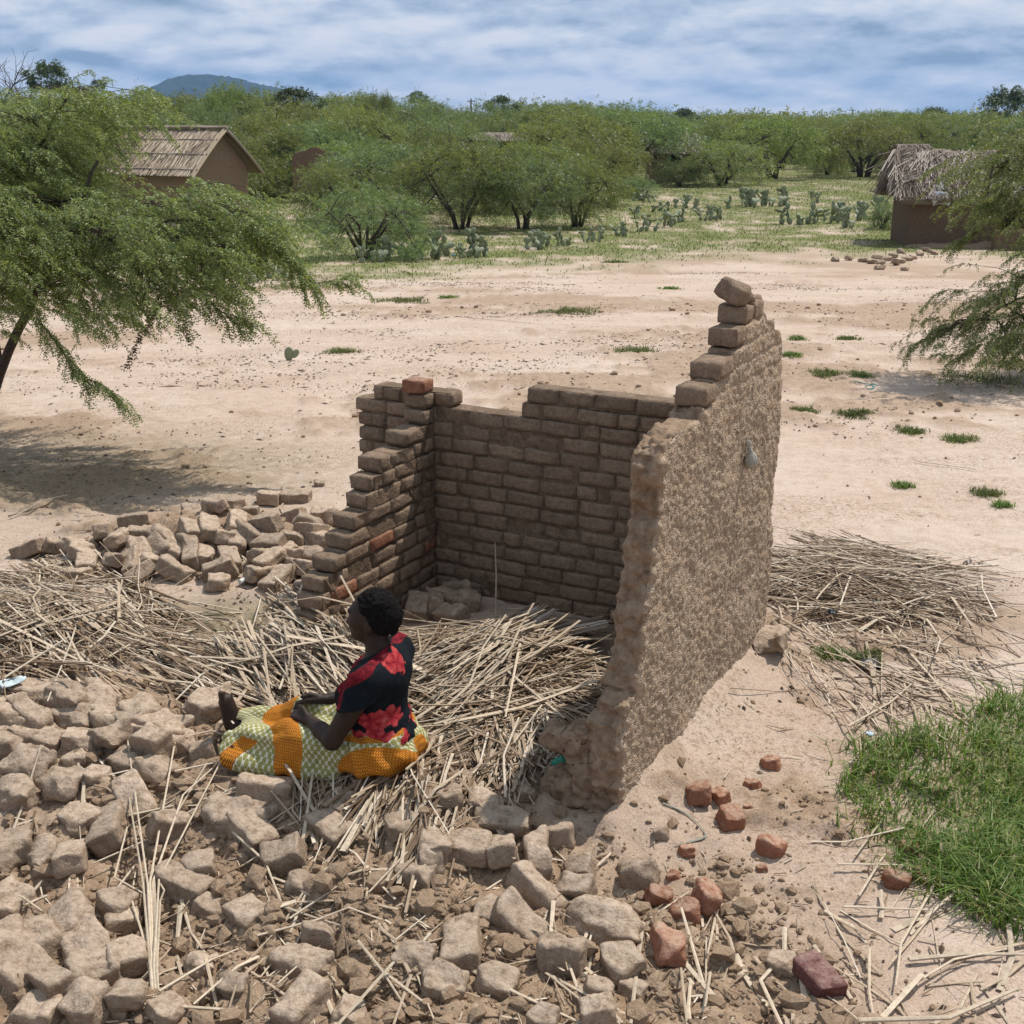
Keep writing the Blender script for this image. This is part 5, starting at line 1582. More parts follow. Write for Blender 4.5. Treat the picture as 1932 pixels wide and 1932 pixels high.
g_ = None
for a in ((690, 488, 345, 225, 'bush', 'dense low bush at the sand edge behind the left cacti', 1), (870, 432, 262, 230, 'umbrella', 'spreading thorn tree behind the tallest cactus clump', 0),
          (985, 432, 292, 190, 'umbrella', 'thorn tree with dark forked trunks beside the cactus row', 3), (1090, 428, 300, 160, 'umbrella', 'thorn tree with a leaning trunk at the end of the thicket', 1),
          (750, 412, 262, 270, 'umbrella', 'wide thorn tree over the shaded bare earth', 3), (630, 430, 300, 170, 'bush', 'bush at the end of the thicket near the left clearing', 0),
          (1180, 345, 192, 215, 'umbrella', 'tall airy thorn tree with one slim trunk before the far thatched house', 3), (1365, 350, 262, 165, 'bush', 'rounded thorn bush in the meadow behind the cactus hedge', 0),
          (1470, 318, 214, 150, 'umbrella', 'dark thorn tree at the back of the meadow', 1), (1630, 334, 224, 185, 'umbrella', 'broad thorn tree standing alone by the winding path', 2),
          (1280, 352, 300, 90, 'bush', 'small bush in the meadow between two thorn trees', 1), (1665, 432, 380, 75, 'bush', 'low bush growing against the thatched hut', 1),
          (1560, 330, 262, 60, 'bush', 'small bush beside the winding path', 2), (1205, 372, 330, 70, 'bush', 'dark low shrub below the tall airy thorn tree', 1),
          (500, 345, 262, 190, 'umbrella', 'thorn tree between the thatched house and the ruined wall', 1), (640, 372, 262, 190, 'umbrella', 'thorn tree screening the foot of the ruined wall', 0),
          (905, 400, 300, 200, 'bush', 'dark undergrowth bush inside the thicket', 1), (1010, 395, 262, 210, 'umbrella', 'thorn tree in the middle of the thicket', 0), (1110, 385, 255, 190, 'umbrella', 'thorn tree at the back of the thicket', 2)):
    plant_tree(a[0], a[1], a[2], a[3], a[4], a[5], None, a[6], 'thorn_tree' if a[4] != 'bush' else 'thorn_bush')


TMARKS = [('the leafless tree', 0), ('the round-headed tree', 100), ('the tiny tree', 190), ('the thatched gable house', 330), ('the hill', 430), ('the broad-leaved tree', 556), ('the sparse skyline tree', 715), ('the little skyline tree', 790), ('the pole', 889), ('the long ragged roof', 980), ('the thicket end', 1080),
          ('the tall airy thorn tree', 1180), ('the pale tin roof', 1285), ('the rounded meadow bush', 1365), ('the dark thorn tree', 1470), ('the small shining tin roof', 1545), ('the lone path tree', 1640), ('the flat skyline tree', 1762), ('the tall dark skyline tree', 1900)]


def woodland():
    """the scrub that closes the view: single trees as far as they can be told apart"""
    sx = [-200, 0, 150, 300, 420, 600, 700, 800, 950, 1040, 1100, 1250, 1400, 1600, 1750, 1932, 2150]
    sy = [168, 168, 172, 172, 178, 182, 178, 184, 190, 186, 184, 203, 214, 214, 213, 206, 200]
    rr = random.Random(5); placed = []
    for row, (Y, n) in enumerate(((52, 13), (60, 15), (70, 17), (82, 20), (97, 22), (116, 25), (140, 28), (175, 32))):
        for i in range(n):
            px = -160 + 2260 * (i + rr.uniform(0.1, 0.9)) / n; y = Y * rr.uniform(0.93, 1.08)
            if y < 66 and 560 < px: continue
            if y < 70 and 520 < px < 660: continue            # keeps the ruined wall in view
            if y < 92 and 1130 < px < 1330: continue
            if y < 84 and 1280 < px < 2000: continue
            if y < 100 and 1490 < px < 1590: continue
            if y < 124 and 860 < px < 1045: continue
            if y < 58 and px < 560 and px > 180: continue
            sk = np.interp(px, sx, sy)
            zt = CAM_H + (HZ - sk) / FPX * math.cos(PITCH) * y
            h = zt + 1.0
            if row < 5: h = min(h, rr.uniform(2.7, 3.9) + 0.012 * y)
            else: h *= rr.uniform(0.74, 1.10)
            w = rr.uniform(1.25, 1.9) * h
            gx = at_dist(px, HZ, y)[0]; b = np.array((gx, y, gz(gx, y)))
            st = 'umbrella' if rr.random() < 0.5 else 'bush'
            cr, tr = rr.choice(PROTO[st])
            root = link('thorn_tree' if st == 'umbrella' else 'thorn_bush', None, None, b, (0, 0, rr.uniform(0, 6.28)), (w / 2, w / 2 * rr.uniform(0.85, 1.15), h))
            link('trunk', tr, root); link('crown', cr, root)
            mk = min(TMARKS, key=lambda m: abs(m[1] - px))[0]
            rk = 'in the nearest rank' if row < 2 else 'in the middle ranks' if row < 5 else 'in the farthest rank'
            sz = 'wide ' if w > 1.7 * h else 'narrow ' if w < 1.4 * h else ''
            if st == 'umbrella': tag(root, sz + 'thorn tree of the woodland ' + rk + ', by ' + mk, 'tree', 'thorn trees of the woodland')
            else: tag(root, sz + 'rounded bush of the woodland ' + rk + ', by ' + mk, 'bush', 'bushes of the woodland')
    # trees that stand out against the sky
    for px, yt, w, Y, st, lab in ((100, 117, 92, 120, 'round', 'tall round-headed dark tree rising over the woodland beside the hill'), (556, 164, 90, 95, 'round', 'dark broad-leaved tree in front of the hill foot'), (945, 180, 55, 140, 'round', 'small dark tree on the skyline beside the pole'),
                                  (1900, 166, 120, 150, 'round', 'tall dark tree on the skyline behind the thatched hut'), (1762, 202, 65, 160, 'round', 'flat dark tree on the skyline beside the tall one'), (790, 172, 40, 200, 'round', 'little round tree far off on the skyline'),
                                  (430, 150, 110, 110, 'umbrella', 'feathery thorn tree standing before the hill'), (1660, 204, 90, 170, 'umbrella', 'feathery thorn tree on the skyline over the winding path'), (1290, 204, 60, 180, 'round', 'small dark tree on the skyline above the tin roof'), (190, 150, 30, 170, 'round', 'tiny tree beside the round-headed one'), (715, 168, 70, 120, 'umbrella', 'sparse thorn tree on the skyline with bare twigs')):
        plant_tree(px, 0, yt, w, st, lab, None, None, 'thorn_tree' if st == 'umbrella' else 'broad_leaved_tree', Y)


woodland()


def far_scrub():
    rng = np.random.default_rng(9); n = 1500
    Y = rng.uniform(200, 900, n) ** 1.0; X = rng.uniform(-0.55, 0.55, n) * Y * 1.05
    h = rng.uniform(4.0, 6.0, n); r = rng.uniform(3, 6, n); per = 150
    idx = np.repeat(np.arange(n), per)
    d = unit(rng.normal(0, 1, (n * per, 3))); d[:, 2] = np.abs(d[:, 2])
    P = np.stack([X[idx] + d[:, 0] * r[idx], Y[idx] + d[:, 1] * r[idx], ground_z(X, Y)[idx] + d[:, 2] * h[idx] * rng.uniform(0.6, 1, n * per)], 1)
    D = unit(rng.normal(0, 1, P.shape)); S = unit(np.cross(D, rng.normal(0, 1, P.shape)))
    V = diamonds(P, D, S, rng.uniform(0.4, 0.9, len(P)), rng.uniform(0.2, 0.45, len(P)))
    tag(link('far_woodland', mesh_np('far_woodland', V, quads(len(P)), False, M_LEAF3)), 'far green scrub woodland reaching to the horizon', 'woodland', None, 'stuff')


far_scrub()


def bare_tree():
    b = np.array((at_dist(8, HZ, 70)[0], 70.0, 0.0)); b[2] = gz(b[0], 70)
    rr = random.Random(4); G = Geo()

    def grow(p, d, L, r, dep):
        q = p + d * L * 0.5 + np.array([rr.gauss(0, 0.05) for _ in range(3)]) * L; e = q + d * L * 0.5
        G.add(*tube([p, q, e], [r, r * 0.85, r * 0.65], 5 if dep > 2 else 3, 1, False))
        if dep == 0: return
        for _ in range(3 if dep > 1 else 2):
            nd = unit(d + np.array([rr.gauss(0, 0.5), rr.gauss(0, 0.5), rr.gauss(0.1, 0.25)])); grow(e if rr.random() < 0.7 else q, nd, L * rr.uniform(0.6, 0.82), r * 0.6, dep - 1)
    grow(np.array((0, 0, 0.0)), np.array((0, 0, 1.0)), 1.9, 0.09, 5)
    root = link('bare_tree', None, None, b, (0, 0, 0), (1.55, 1.55, 1.45)); link('trunk', G.mesh('trunk', M_BARK), root)
    tag(root, 'leafless grey tree rising above the nearest thorn tree', 'tree')


bare_tree()


def near_tree(name, label, base, forks, clusters, density, seed, mat, strands=()):
    """a thorn tree close enough to show its feathered leaves"""
    rng = np.random.default_rng(seed); rr = random.Random(seed)
    root = link(name, None, None, base); tag(root, label, 'tree')
    base = np.array(base)
    G = Geo(); nodes = []
    for pts, r0, r1 in forks:
        P = np.array(pts, dtype=float); t = np.linspace(0, 1, len(P)); tt = np.linspace(0, 1, len(P) * 3)
        Q = np.stack([np.interp(tt, t, P[:, i]) for i in range(3)], 1) + rng.normal(0, 0.015, (len(tt), 3))
        G.add(*tube(Q - base, np.linspace(r0, r1, len(Q)), 8)); nodes += list(Q[2:])
    nodes = np.array(nodes)
    tw_p, tw_a, tw_l = [], [], []
    for (cx, cy, rx, ry, Y) in clusters:
        k = Y / FPX / math.cos(PITCH); c = at_dist(cx, cy, Y) - np.array((0.24 if base[0] < 0 else -0.14, 0, 0))
        R = np.array((rx * k, 0.75, ry * k))
        n = int(density * rx * ry / 100)
        P = c + np.clip(rng.normal(0, 0.5, (n, 3)), -1.1, 1.1) * R
        j = np.argmin(np.linalg.norm(nodes - c, axis=1)); n0 = nodes[j]
        m = n0 * 0.45 + c * 0.55 + np.array((0, 0, 0.12))
        G.add(*tube(np.array([n0, m, c]) - base, [0.016, 0.011, 0.006], 5, 1, False))
        for q in P[:: 4]:
            mm = (m + q) / 2 + np.array((0, 0, 0.04)); G.add(*tube(np.array([m, mm, q]) - base, [0.006, 0.004, 0.002], 3, 1, False))
        out = P - np.array((base[0], base[1], 0)); out[:, 2] = 0
        A = unit(unit(out) * 0.9 + rng.normal(0, 0.42, P.shape) * np.array((1, 1, 0.5)) + np.array((0, 0, 0.05)))
        tw_p.append(P); tw_a.append(A); tw_l.append(rng.uniform(0.22, 0.55, n))
    P = np.concatenate(tw_p); A = np.concatenate(tw_a); Ln = np.concatenate(tw_l)
    for (pts, n) in strands:
        S = np.array([at_dist(x, y, Y) for x, y, Y in pts]); t = np.linspace(0, 1, len(S)); tt = np.linspace(0, 1, n)
        Q = np.stack([np.interp(tt, t, S[:, i]) for i in range(3)], 1); G.add(*tube(Q - base, np.linspace(0.008, 0.002, n), 4, 1, False))
        d = unit(np.gradient(Q, axis=0)); P = np.concatenate([P, Q]); A = np.concatenate([A, unit(d + rng.normal(0, 0.3, d.shape))]); Ln = np.concatenate([Ln, np.full(n, 0.22)])
    link('trunk', G.mesh('trunk', M_BARK, True), root)
    # twigs bend down; each carries feathered leaves, each leaf a row of leaflets on both sides
    lv_p, lv_a = [], []
    nleaf = 9
    tg = Geo()
    for i in range(nleaf):
        t = (i + 0.7) / nleaf
        pos = P + A * (Ln * t)[:, None] - np.array((0, 0, 1.0)) * (Ln * t ** 2 * 0.42)[:, None]
        tan = unit(A - np.array((0, 0, 1.0)) * (0.84 * t))
        side = unit(np.cross(tan, (0, 0, 1.0))) * (1 if i % 2 else -1)
        for s in (0.95, 0.35):
            lv_p.append(pos); lv_a.append(unit(tan * s + side * 0.5 + rng.normal(0, 0.17, P.shape) - np.array((0, 0, 0.22))))
    LP = np.concatenate(lv_p); LA = np.concatenate(lv_a)
    V = sprays(LP, LA, rng.uniform(0.06, 0.105, len(LP)), 5, 0.024, 0.0125, rng)
    link('crown', mesh_np('crown', V - base, quads(len(V) // 4), False, mat), root)
    # thin twig lines under the leaves
    ii = np.arange(0, len(P), 2)
    for i in ii:
        tt = np.array((0, 0.5, 1.0)); Q = P[i] + A[i] * (Ln[i] * tt)[:, None] - np.array((0, 0, 1.0)) * (Ln[i] * tt ** 2 * 0.42)[:, None]
        tg.add(*tube(Q - base, [0.003, 0.0022, 0.0012], 3, 1, False))
    tag(link('twigs', tg.mesh('twigs', M_BARK), root), None, None, None, 'stuff')
    return root


def D(px, py, Y): return at_dist(px, py, Y)


lb = np.array((-5.75, 12.1, 0.0)); lb[2] = gz(lb[0], lb[1])
left_tree = near_tree('thorn_tree', 'large feathery thorn tree spreading over the sand before the thatched gable house', lb,
    [([lb - (0, 0, .1), D(-10, 730, 12.1), D(45, 590, 12.0), D(80, 545, 11.9), D(115, 470, 11.8), D(150, 400, 11.7), D(190, 300, 11.8)], 0.055, 0.015),
     ([D(45, 590, 12.0), D(90, 520, 11.6), D(180, 455, 11.3), D(300, 420, 11.0), D(430, 410, 10.9)], 0.03, 0.008),
     ([D(80, 545, 11.9), D(200, 510, 11.4), D(320, 490, 11.0), D(420, 500, 10.8)], 0.022, 0.006),
     ([D(0, 715, 12.1), D(-20, 560, 12.2), D(20, 430, 12.3), D(60, 300, 12.3), D(110, 210, 12.2)], 0.035, 0.010),
     ([D(-20, 640, 12.1), D(-120, 520, 11.8), D(-180, 380, 11.6)], 0.035, 0.010)],
    [(90, 235, 130, 52, 12.2), (215, 185, 95, 30, 12.0), (60, 330, 120, 60, 12.3), (150, 320, 70, 34, 12.0), (110, 275, 100, 30, 12.6), (150, 400, 190, 45, 11.6), (330, 392, 130, 26, 11.2), (450, 395, 100, 28, 11.0), (520, 430, 50, 32, 10.9),
     (250, 465, 190, 42, 11.3), (100, 500, 120, 42, 11.9), (390, 455, 100, 34, 11.0), (420, 352, 90, 12, 11.2), (320, 535, 110, 40, 11.0), (180, 560, 80, 30, 11.3), (40, 560, 60, 35, 12.0), (430, 530, 55, 36, 10.8), (480, 480, 45, 26, 10.8),
     (-110, 290, 140, 90, 12.0), (-130, 450, 130, 80, 11.6), (-60, 380, 90, 60, 10.6), (30, 455, 90, 45, 10.9)],
    1.65, 3, M_LEAF, [([(70, 600, 11.9), (120, 665, 11.8), (165, 715, 11.7), (222, 745, 11.6)], 22), ([(380, 560, 10.9), (420, 590, 10.8), (455, 600, 10.7)], 10), ([(430, 425, 10.9), (500, 440, 10.85), (550, 480, 10.8), (590, 535, 10.7), (652, 525, 10.7)], 24), ([(450, 415, 10.9), (520, 440, 10.8), (560, 500, 10.8)], 14), ([(100, 560, 11.9), (180, 590, 11.6), (240, 600, 11.5)], 9)])
DEAD = straw_mat('dead_leaves', [(0.0, (0.06, 0.035, 0.022)), (0.6, (0.13, 0.085, 0.05)), (1.0, (0.24, 0.17, 0.10))])


def dead_spray(pts, n):
    S = np.array([D(*p) for p in pts]); t = np.linspace(0, 1, len(S)); tt = np.linspace(0, 1, n)
    Q = np.stack([np.interp(tt, t, S[:, i]) for i in range(3)], 1); rng = np.random.default_rng(n)
    A = unit(np.gradient(Q, axis=0)); V = sprays(np.repeat(Q, 4, 0), unit(np.repeat(A, 4, 0) + rng.normal(0, 0.45, (n * 4, 3))), np.full(n * 4, 0.06), 3, 0.03, 0.012, rng)
    o = np.array(left_tree.location)
    link('dead_branch', mesh_np('dead_branch', V - o, quads(len(V) // 4), False, DEAD), left_tree)


dead_spray([(300, 555, 11.0), (290, 590, 10.95), (265, 635, 10.9), (240, 685, 10.9)], 26)
dead_spray([(320, 565, 11.0), (345, 595, 11.0), (355, 635, 11.0)], 13)

rb = np.array((9.2, 16.6, 0.0)); rb[2] = gz(rb[0], rb[1])
near_tree('thorn_tree', 'feathery thorn tree reaching in front of the thatched hut with drooping boughs', rb,
    [([rb - (0, 0, .1), D(2120, 600, 16.2), D(2060, 430, 15.8), D(1960, 340, 15.4), D(1880, 310, 15.2)], 0.06, 0.014), ([D(2120, 600, 16.2), D(2020, 560, 15.5), D(1930, 560, 15.0), D(1850, 600, 14.7)], 0.03, 0.008),
     ([D(2060, 430, 15.8), D(1990, 420, 15.3), D(1900, 430, 15.0)], 0.025, 0.008)],
    [(1915, 255, 60, 36, 15.6), (1880, 330, 85, 38, 15.2), (1925, 300, 60, 40, 15.3), (1840, 372, 45, 18, 15.0), (1905, 385, 60, 26, 15.1), (1930, 440, 30, 22, 14.9), (1870, 415, 40, 12, 14.9),
     (1905, 525, 60, 24, 14.8), (1865, 560, 65, 26, 14.7), (1910, 600, 70, 30, 14.7), (1840, 612, 55, 20, 14.6), (1785, 625, 45, 15, 14.5), (1930, 650, 50, 26, 14.6), (1880, 640, 50, 16, 14.5), (1745, 640, 22, 8, 14.5),
     (2050, 330, 110, 90, 15.6), (2060, 520, 110, 90, 15.2), (2010, 640, 80, 50, 14.8)],
    1.9, 5, M_LEAF, [([(1830, 600, 14.6), (1770, 625, 14.5), (1722, 652, 14.4)], 12), ([(1850, 650, 14.5), (1820, 668, 14.4), (1790, 672, 14.4)], 8), ([(1860, 430, 14.9), (1815, 450, 14.9)], 7)])


# ------------------------------------------------------------------ prickly pears
def pad_mesh():
    bm = bmesh.new(); bmesh.ops.create_uvsphere(bm, u_segments=10, v_segments=7, radius=0.5)
    for v in bm.verts:
        z = v.co.z + 0.5
        wd = 0.62 + 0.5 * z - 0.25 * z * z
        v.co = Vector((v.co.x * wd * 0.78, v.co.y * 0.20, z))
    me = bpy.data.meshes.new('pad'); bm.to_mesh(me); bm.free()
    me.polygons.foreach_set('use_smooth', [True] * len(me.polygons)); me.materials.append(M_CACTUS)
    return me


PAD = pad_mesh()


def cactus_plan(seed):
    rr = random.Random(seed); pads = []

    def grow(p, tilt, yaw, s, dep):
        d = Vector((math.sin(tilt) * math.cos(yaw), math.sin(tilt) * math.sin(yaw), math.cos(tilt)))
        q = d.to_track_quat('Z', 'Y'); q = q @ Euler((0, 0, rr.uniform(0, 3.14))).to_quaternion()
        pads.append((p.copy(), q.to_euler(), s)); e = p + d * s * 0.93
        if dep:
            for _ in range(rr.choice((1, 2, 2))): grow(e, max(-1.1, min(1.1, tilt + rr.gauss(0, 0.45))), yaw + rr.gauss(0, 0.8), s * rr.uniform(0.75, 1.0), dep - 1)
    for _ in range(rr.choice((4, 5, 6))):
        grow(Vector((rr.gauss(0, 0.28), rr.gauss(0, 0.22), -0.03)), abs(rr.gauss(0.15, 0.3)), rr.uniform(0, 6.28), rr.uniform(0.26, 0.36), rr.choice((1, 2, 2)))
    return pads


CPLAN = [cactus_plan(s) for s in range(5)]


def cacti():
    rr = random.Random(6)
    groups = {'A': ('prickly pear at the sand edge under the big thorn tree', [(500, 525, .95), (465, 532, .6), (548, 528, .6), (436, 535, .6)]),
              'B': ('prickly pear beside the dense low bush', [(735, 492, .95), (795, 488, 1.05), (768, 492, .7), (700, 496, .6)]),
              'C': ('prickly pear clump with pale dead pads before the thicket', [(890, 482, 1.05), (915, 484, .85), (868, 486, .6)]),
              'D': ('prickly pear in the hedge between sand and thicket', [(1000, 470, .8), (1030, 466, .8), (1060, 462, .7), (1100, 456, .7), (1140, 450, .7), (1165, 444, .7)]),
              'E': ('prickly pear in the hedge between sand and meadow', [(1200, 437, .8), (1235, 428, .9), (1262, 424, .9), (1290, 418, .9), (1322, 416, .85), (1350, 414, .8), (1215, 412, .7), (1245, 398, .8), (1280, 392, .8), (1315, 398, .8)]),
              'F': ('prickly pear below the tall airy thorn tree', [(1175, 362, 1.0), (1195, 378, .9), (1225, 382, .8)]),
              'G': ('tall prickly pear standing in the meadow behind the hedge', [(1395, 388, 1.2), (1420, 390, 1.25), (1448, 388, 1.0), (1482, 388, 1.2), (1375, 392, .8), (1530, 384, .8)]),
              'H': ('prickly pear in the row that ends at the thatched hut', [(1498, 422, 1.0), (1525, 424, 1.0), (1552, 420, 1.0), (1580, 416, 1.1), (1604, 414, 1.0), (1632, 412, 1.2), (1600, 430, .8), (1645, 428, .9)])}
    for k, (lab, L) in groups.items():
        for px, py, s in L:
            root = link('prickly_pear', None, None, og(px, py), (0, 0, rr.uniform(0, 6.28)), (s * rr.uniform(1.0, 1.3), s * rr.uniform(1.0, 1.3), s * rr.uniform(0.85, 1.0)))
            tag(root, lab, 'cactus', 'prickly pears: ' + lab)
            for p, e, sz in rr.choice(CPLAN): link('pad', PAD, root, p, e, sz)
    root = link('prickly_pear', None, None, og(545, 680)); tag(root, 'tiny prickly pear of two pads alone on the open sand', 'cactus')
    link('pad', PAD, root, (0, 0, -0.02), (0, 0.05, 0.2), 0.2); link('pad', PAD, root, (0.06, 0, 0.03), (0, 0.5, 0.2), 0.13)


cacti()


# ------------------------------------------------------------------ grass
def blades(P, H, W, lean, rng):
    n = len(P); a = rng.uniform(0, 6.283, n)
    d = np.stack([np.cos(a), np.sin(a), np.zeros(n)], 1); s = np.stack([-np.sin(a), np.cos(a), np.zeros(n)], 1)
    tw = rng.uniform(-1, 1, n)[:, None]; s = unit(s + d * tw)
    H = H[:, None]; W = W[:, None]; L = (lean * rng.uniform(0.2, 1.4, n))[:, None]; up = np.array((0, 0, 1.0))
    m = P + up * H * 0.6 + d * H * L * 0.28; t = P + up * H * (1 - 0.25 * L) + d * H * L
    V = np.stack([P - s * W, P + s * W, m + s * W * 0.75, m - s * W * 0.75, t], 1).reshape(-1, 3)
    b = np.arange(n)[:, None] * 5
    return V, b + np.array([[0, 1, 2, 3]]), b + np.array([[3, 2, 4]])


def grasses():
    rng = np.random.default_rng(31)
    # thick green patch on the near sand
    px = rng.uniform(1560, 2250, 19000); py = rng.uniform(1290, 1830, 19000)
    P = on_ground(px, py)
    edge = np.interp(py, [1290, 1350, 1400, 1480, 1560, 1640, 1700, 1760, 1830], [2000, 1800, 1670, 1605, 1620, 1690, 1780, 1900, 2100])
    nz = 45 * fbm2(P[:, 0], P[:, 1], 3.0, 3, 8)
    k = ((px > edge + nz) & (rng.uniform(0, 1, len(px)) < 0.45 + 0.6 * sstep(-0.4, 0.3, fbm2(P[:, 0], P[:, 1], 5, 3, 28)))) | ((px > edge - 50 + nz) & (rng.uniform(0, 1, len(px)) < 0.12))
    P = P[k]
    V, Q, T = blades(P, rng.uniform(0.03, 0.15, len(P)) * (0.55 + 0.75 * sstep(-0.3, 0.4, fbm2(P[:, 0], P[:, 1], 3.5, 3, 18))), rng.uniform(0.0018, 0.0052, len(P)), 1.25, rng)
    tag(link('grass', mesh_np('grass', V, [Q, T], False, M_GRASS)), 'thick bright green grass patch on the near sand', 'grass', None, 'stuff')
    # meadow and verge behind the sand
    n = 190000
    X = rng.uniform(-22, 26, n); Y = rng.uniform(24, 95, n); k = rng.uniform(0, 1, n) < zones(X, Y)[5] * 0.8
    X, Y = X[k], Y[k]; P = np.stack([X, Y, ground_z(X, Y)], 1)
    V, Q, T = blades(P, rng.uniform(0.03, 0.10, len(P)), rng.uniform(0.007, 0.016, len(P)), 1.5, rng)
    tag(link('meadow_grass', mesh_np('meadow_grass', V, [Q, T], False, M_TUFT)), 'thin yellowish green grass around the cactus hedge and thicket', 'grass', None, 'stuff')
    tufts = [(760, 568, 110, 'long low grass tuft on the open sand behind the brick walls'), (845, 562, 40, 'grass wisp beside the long low tuft'), (1075, 588, 130, 'wide dry grass patch on the open sand behind the gable'), (645, 664, 66, 'round green grass tuft beside the tiny prickly pear'),
             (1200, 662, 80, 'flat yellowish grass patch between brick walls and open sand'), (1518, 778, 52, 'dark green grass tuft beside the gable wall'), (1612, 781, 70, 'dark green grass tuft a step from the gable wall'), (1560, 705, 70, 'thin grass strip beyond the gable wall'), (1625, 708, 50, 'short grass strip by the teal string'),
             (1850, 715, 190, 'broad grass patch in the shade of the drooping boughs'), (1905, 690, 120, 'tall grass at the foot of the drooping boughs'), (1703, 918, 40, 'bright little grass tuft on churned earth'), (1862, 932, 60, 'wispy grass tuft on churned earth'), (1890, 955, 34, 'yellow-green grass tuft on churned earth'), (1570, 1238, 70, 'fresh grass tuft at the edge of the outside straw'),
             (1632, 1246, 70, 'fresh grass tuft with dark litter by the outside straw'), (560, 542, 180, 'grass strip under the prickly pears below the big tree'), (1720, 815, 60, 'thin grass line on the ridge of churned earth'), (1810, 830, 70, 'longer grass line on the ridge of churned earth'), (1495, 670, 40, 'small grass tuft by the corner of the gable wall'), (1600, 640, 46, 'small dry tuft far behind the gable wall'), (1265, 545, 40, 'faint grass wisp near the gable top'), (1160, 495, 50, 'faint grass wisp at the hedge foot'), (1505, 640, 36, 'pale grass wisp behind the gable top')]
    for px, py, w, lab in tufts:
        c = og(px, py); k = c[1] / FPX / math.cos(PITCH); w = w * 1.15; n = int(np.clip(w * 6.0, 140, 900))
        a = rng.uniform(0, 6.283, n); r = rng.uniform(0, 1, n) ** 0.6 * (0.75 + 0.4 * np.sin(a * 2 + px) * np.sin(a * 5 + py))
        X = c[0] + np.cos(a) * r * w / 2 * k + rng.normal(0, 0.02, n); Y = c[1] + np.sin(a) * r * w / 2 * k * 0.9
        P = np.stack([X, Y, ground_z(X, Y)], 1)
        V, Q, T = blades(P, rng.uniform(0.015, 0.055, n) * (1 + 0.02 * c[1]), rng.uniform(0.002, 0.004, n) * (0.6 + 0.05 * c[1]), 1.6, rng)
        tag(link('grass_tuft', mesh_np('grass_tuft', V - c, [Q, T], False, M_TUFT if w > 50 else M_GRASS), None, c), lab, 'grass', None, 'stuff')


grasses()
# ------------------------------------------------------------------ village buildings
def ridge_roof(L, W, eave, ridge, over, seed, th=0.10, n=26):
    """thatched gable roof shell in local axes: ridge along x"""
    xs = np.linspace(-L / 2 - over, L / 2 + over, n); m = 9
    prof = [(-W / 2 - over, eave - over * (ridge - eave) / (W / 2) * 0.7)] 
    ys = np.linspace(-1, 1, 2 * m + 1); V = []
    for lay in (0, 1):
        for x in xs:
            for t in ys:
                y = t * (W / 2 + over); k = abs(t)
                z = ridge - (ridge - eave + 0.16) * (k ** 1.12) - lay * th
                V.append((x, y, z))
    V = np.array(V); k = len(ys); N = n * k
    V[:, 2] += 0.03 * fbm(V * 2.2, 3, seed); V[:, 0] += 0.02 * vnoise(V * 5, seed + 1)
    Q = []
    for i in range(n - 1):
        for j in range(k - 1):
            a = i * k + j; Q.append((a, a + k, a + k + 1, a + 1)); b = a + N; Q.append((b, b + 1, b + k + 1, b + k))
    for i in range(n - 1):
        for j in (0, k - 1):
            a = i * k + j; Q.append((a, a + k, a + k + N, a + N) if j else (a, a + N, a + k + N, a + k))
    for j in range(k - 1):
        for i in (0, n - 1):
            a = i * k + j; Q.append((a, a + 1, a + 1 + N, a + N) if i else (a, a + N, a + 1 + N, a + 1))
    return V, Q


def thatch_strands(L, W, eave, ridge, over, n, seed, messy=0.1, ln=(0.4, 0.9), w=0.008):
    rng = np.random.default_rng(seed); G = Geo()
    for i in range(n):
        x = rng.uniform(-L / 2 - over, L / 2 + over); s = rng.choice((-1, 1)); k0 = rng.uniform(0, 1.0); l = rng.uniform(*ln) / (W / 2 + over); k1 = min(k0 + l, 1.06)
        dx = rng.normal(0, messy) * (k1 - k0) * W / 2; pts = []
        up = abs(rng.normal(0, 0.02 + 0.12 * messy))
        for q in (k0, (k0 + k1) / 2, k1):
            z = ridge - (ridge - eave + 0.16) * (q ** 1.12) + 0.015 + up * (q - k0) / (k1 - k0 + 1e-6)
            pts.append((x + dx * (q - k0) / (k1 - k0 + 1e-6), s * q * (W / 2 + over), z + 0.03 * 0))
        G.add(*tube(pts, w * rng.uniform(0.6, 1.4), 3, 1, False))
    return G


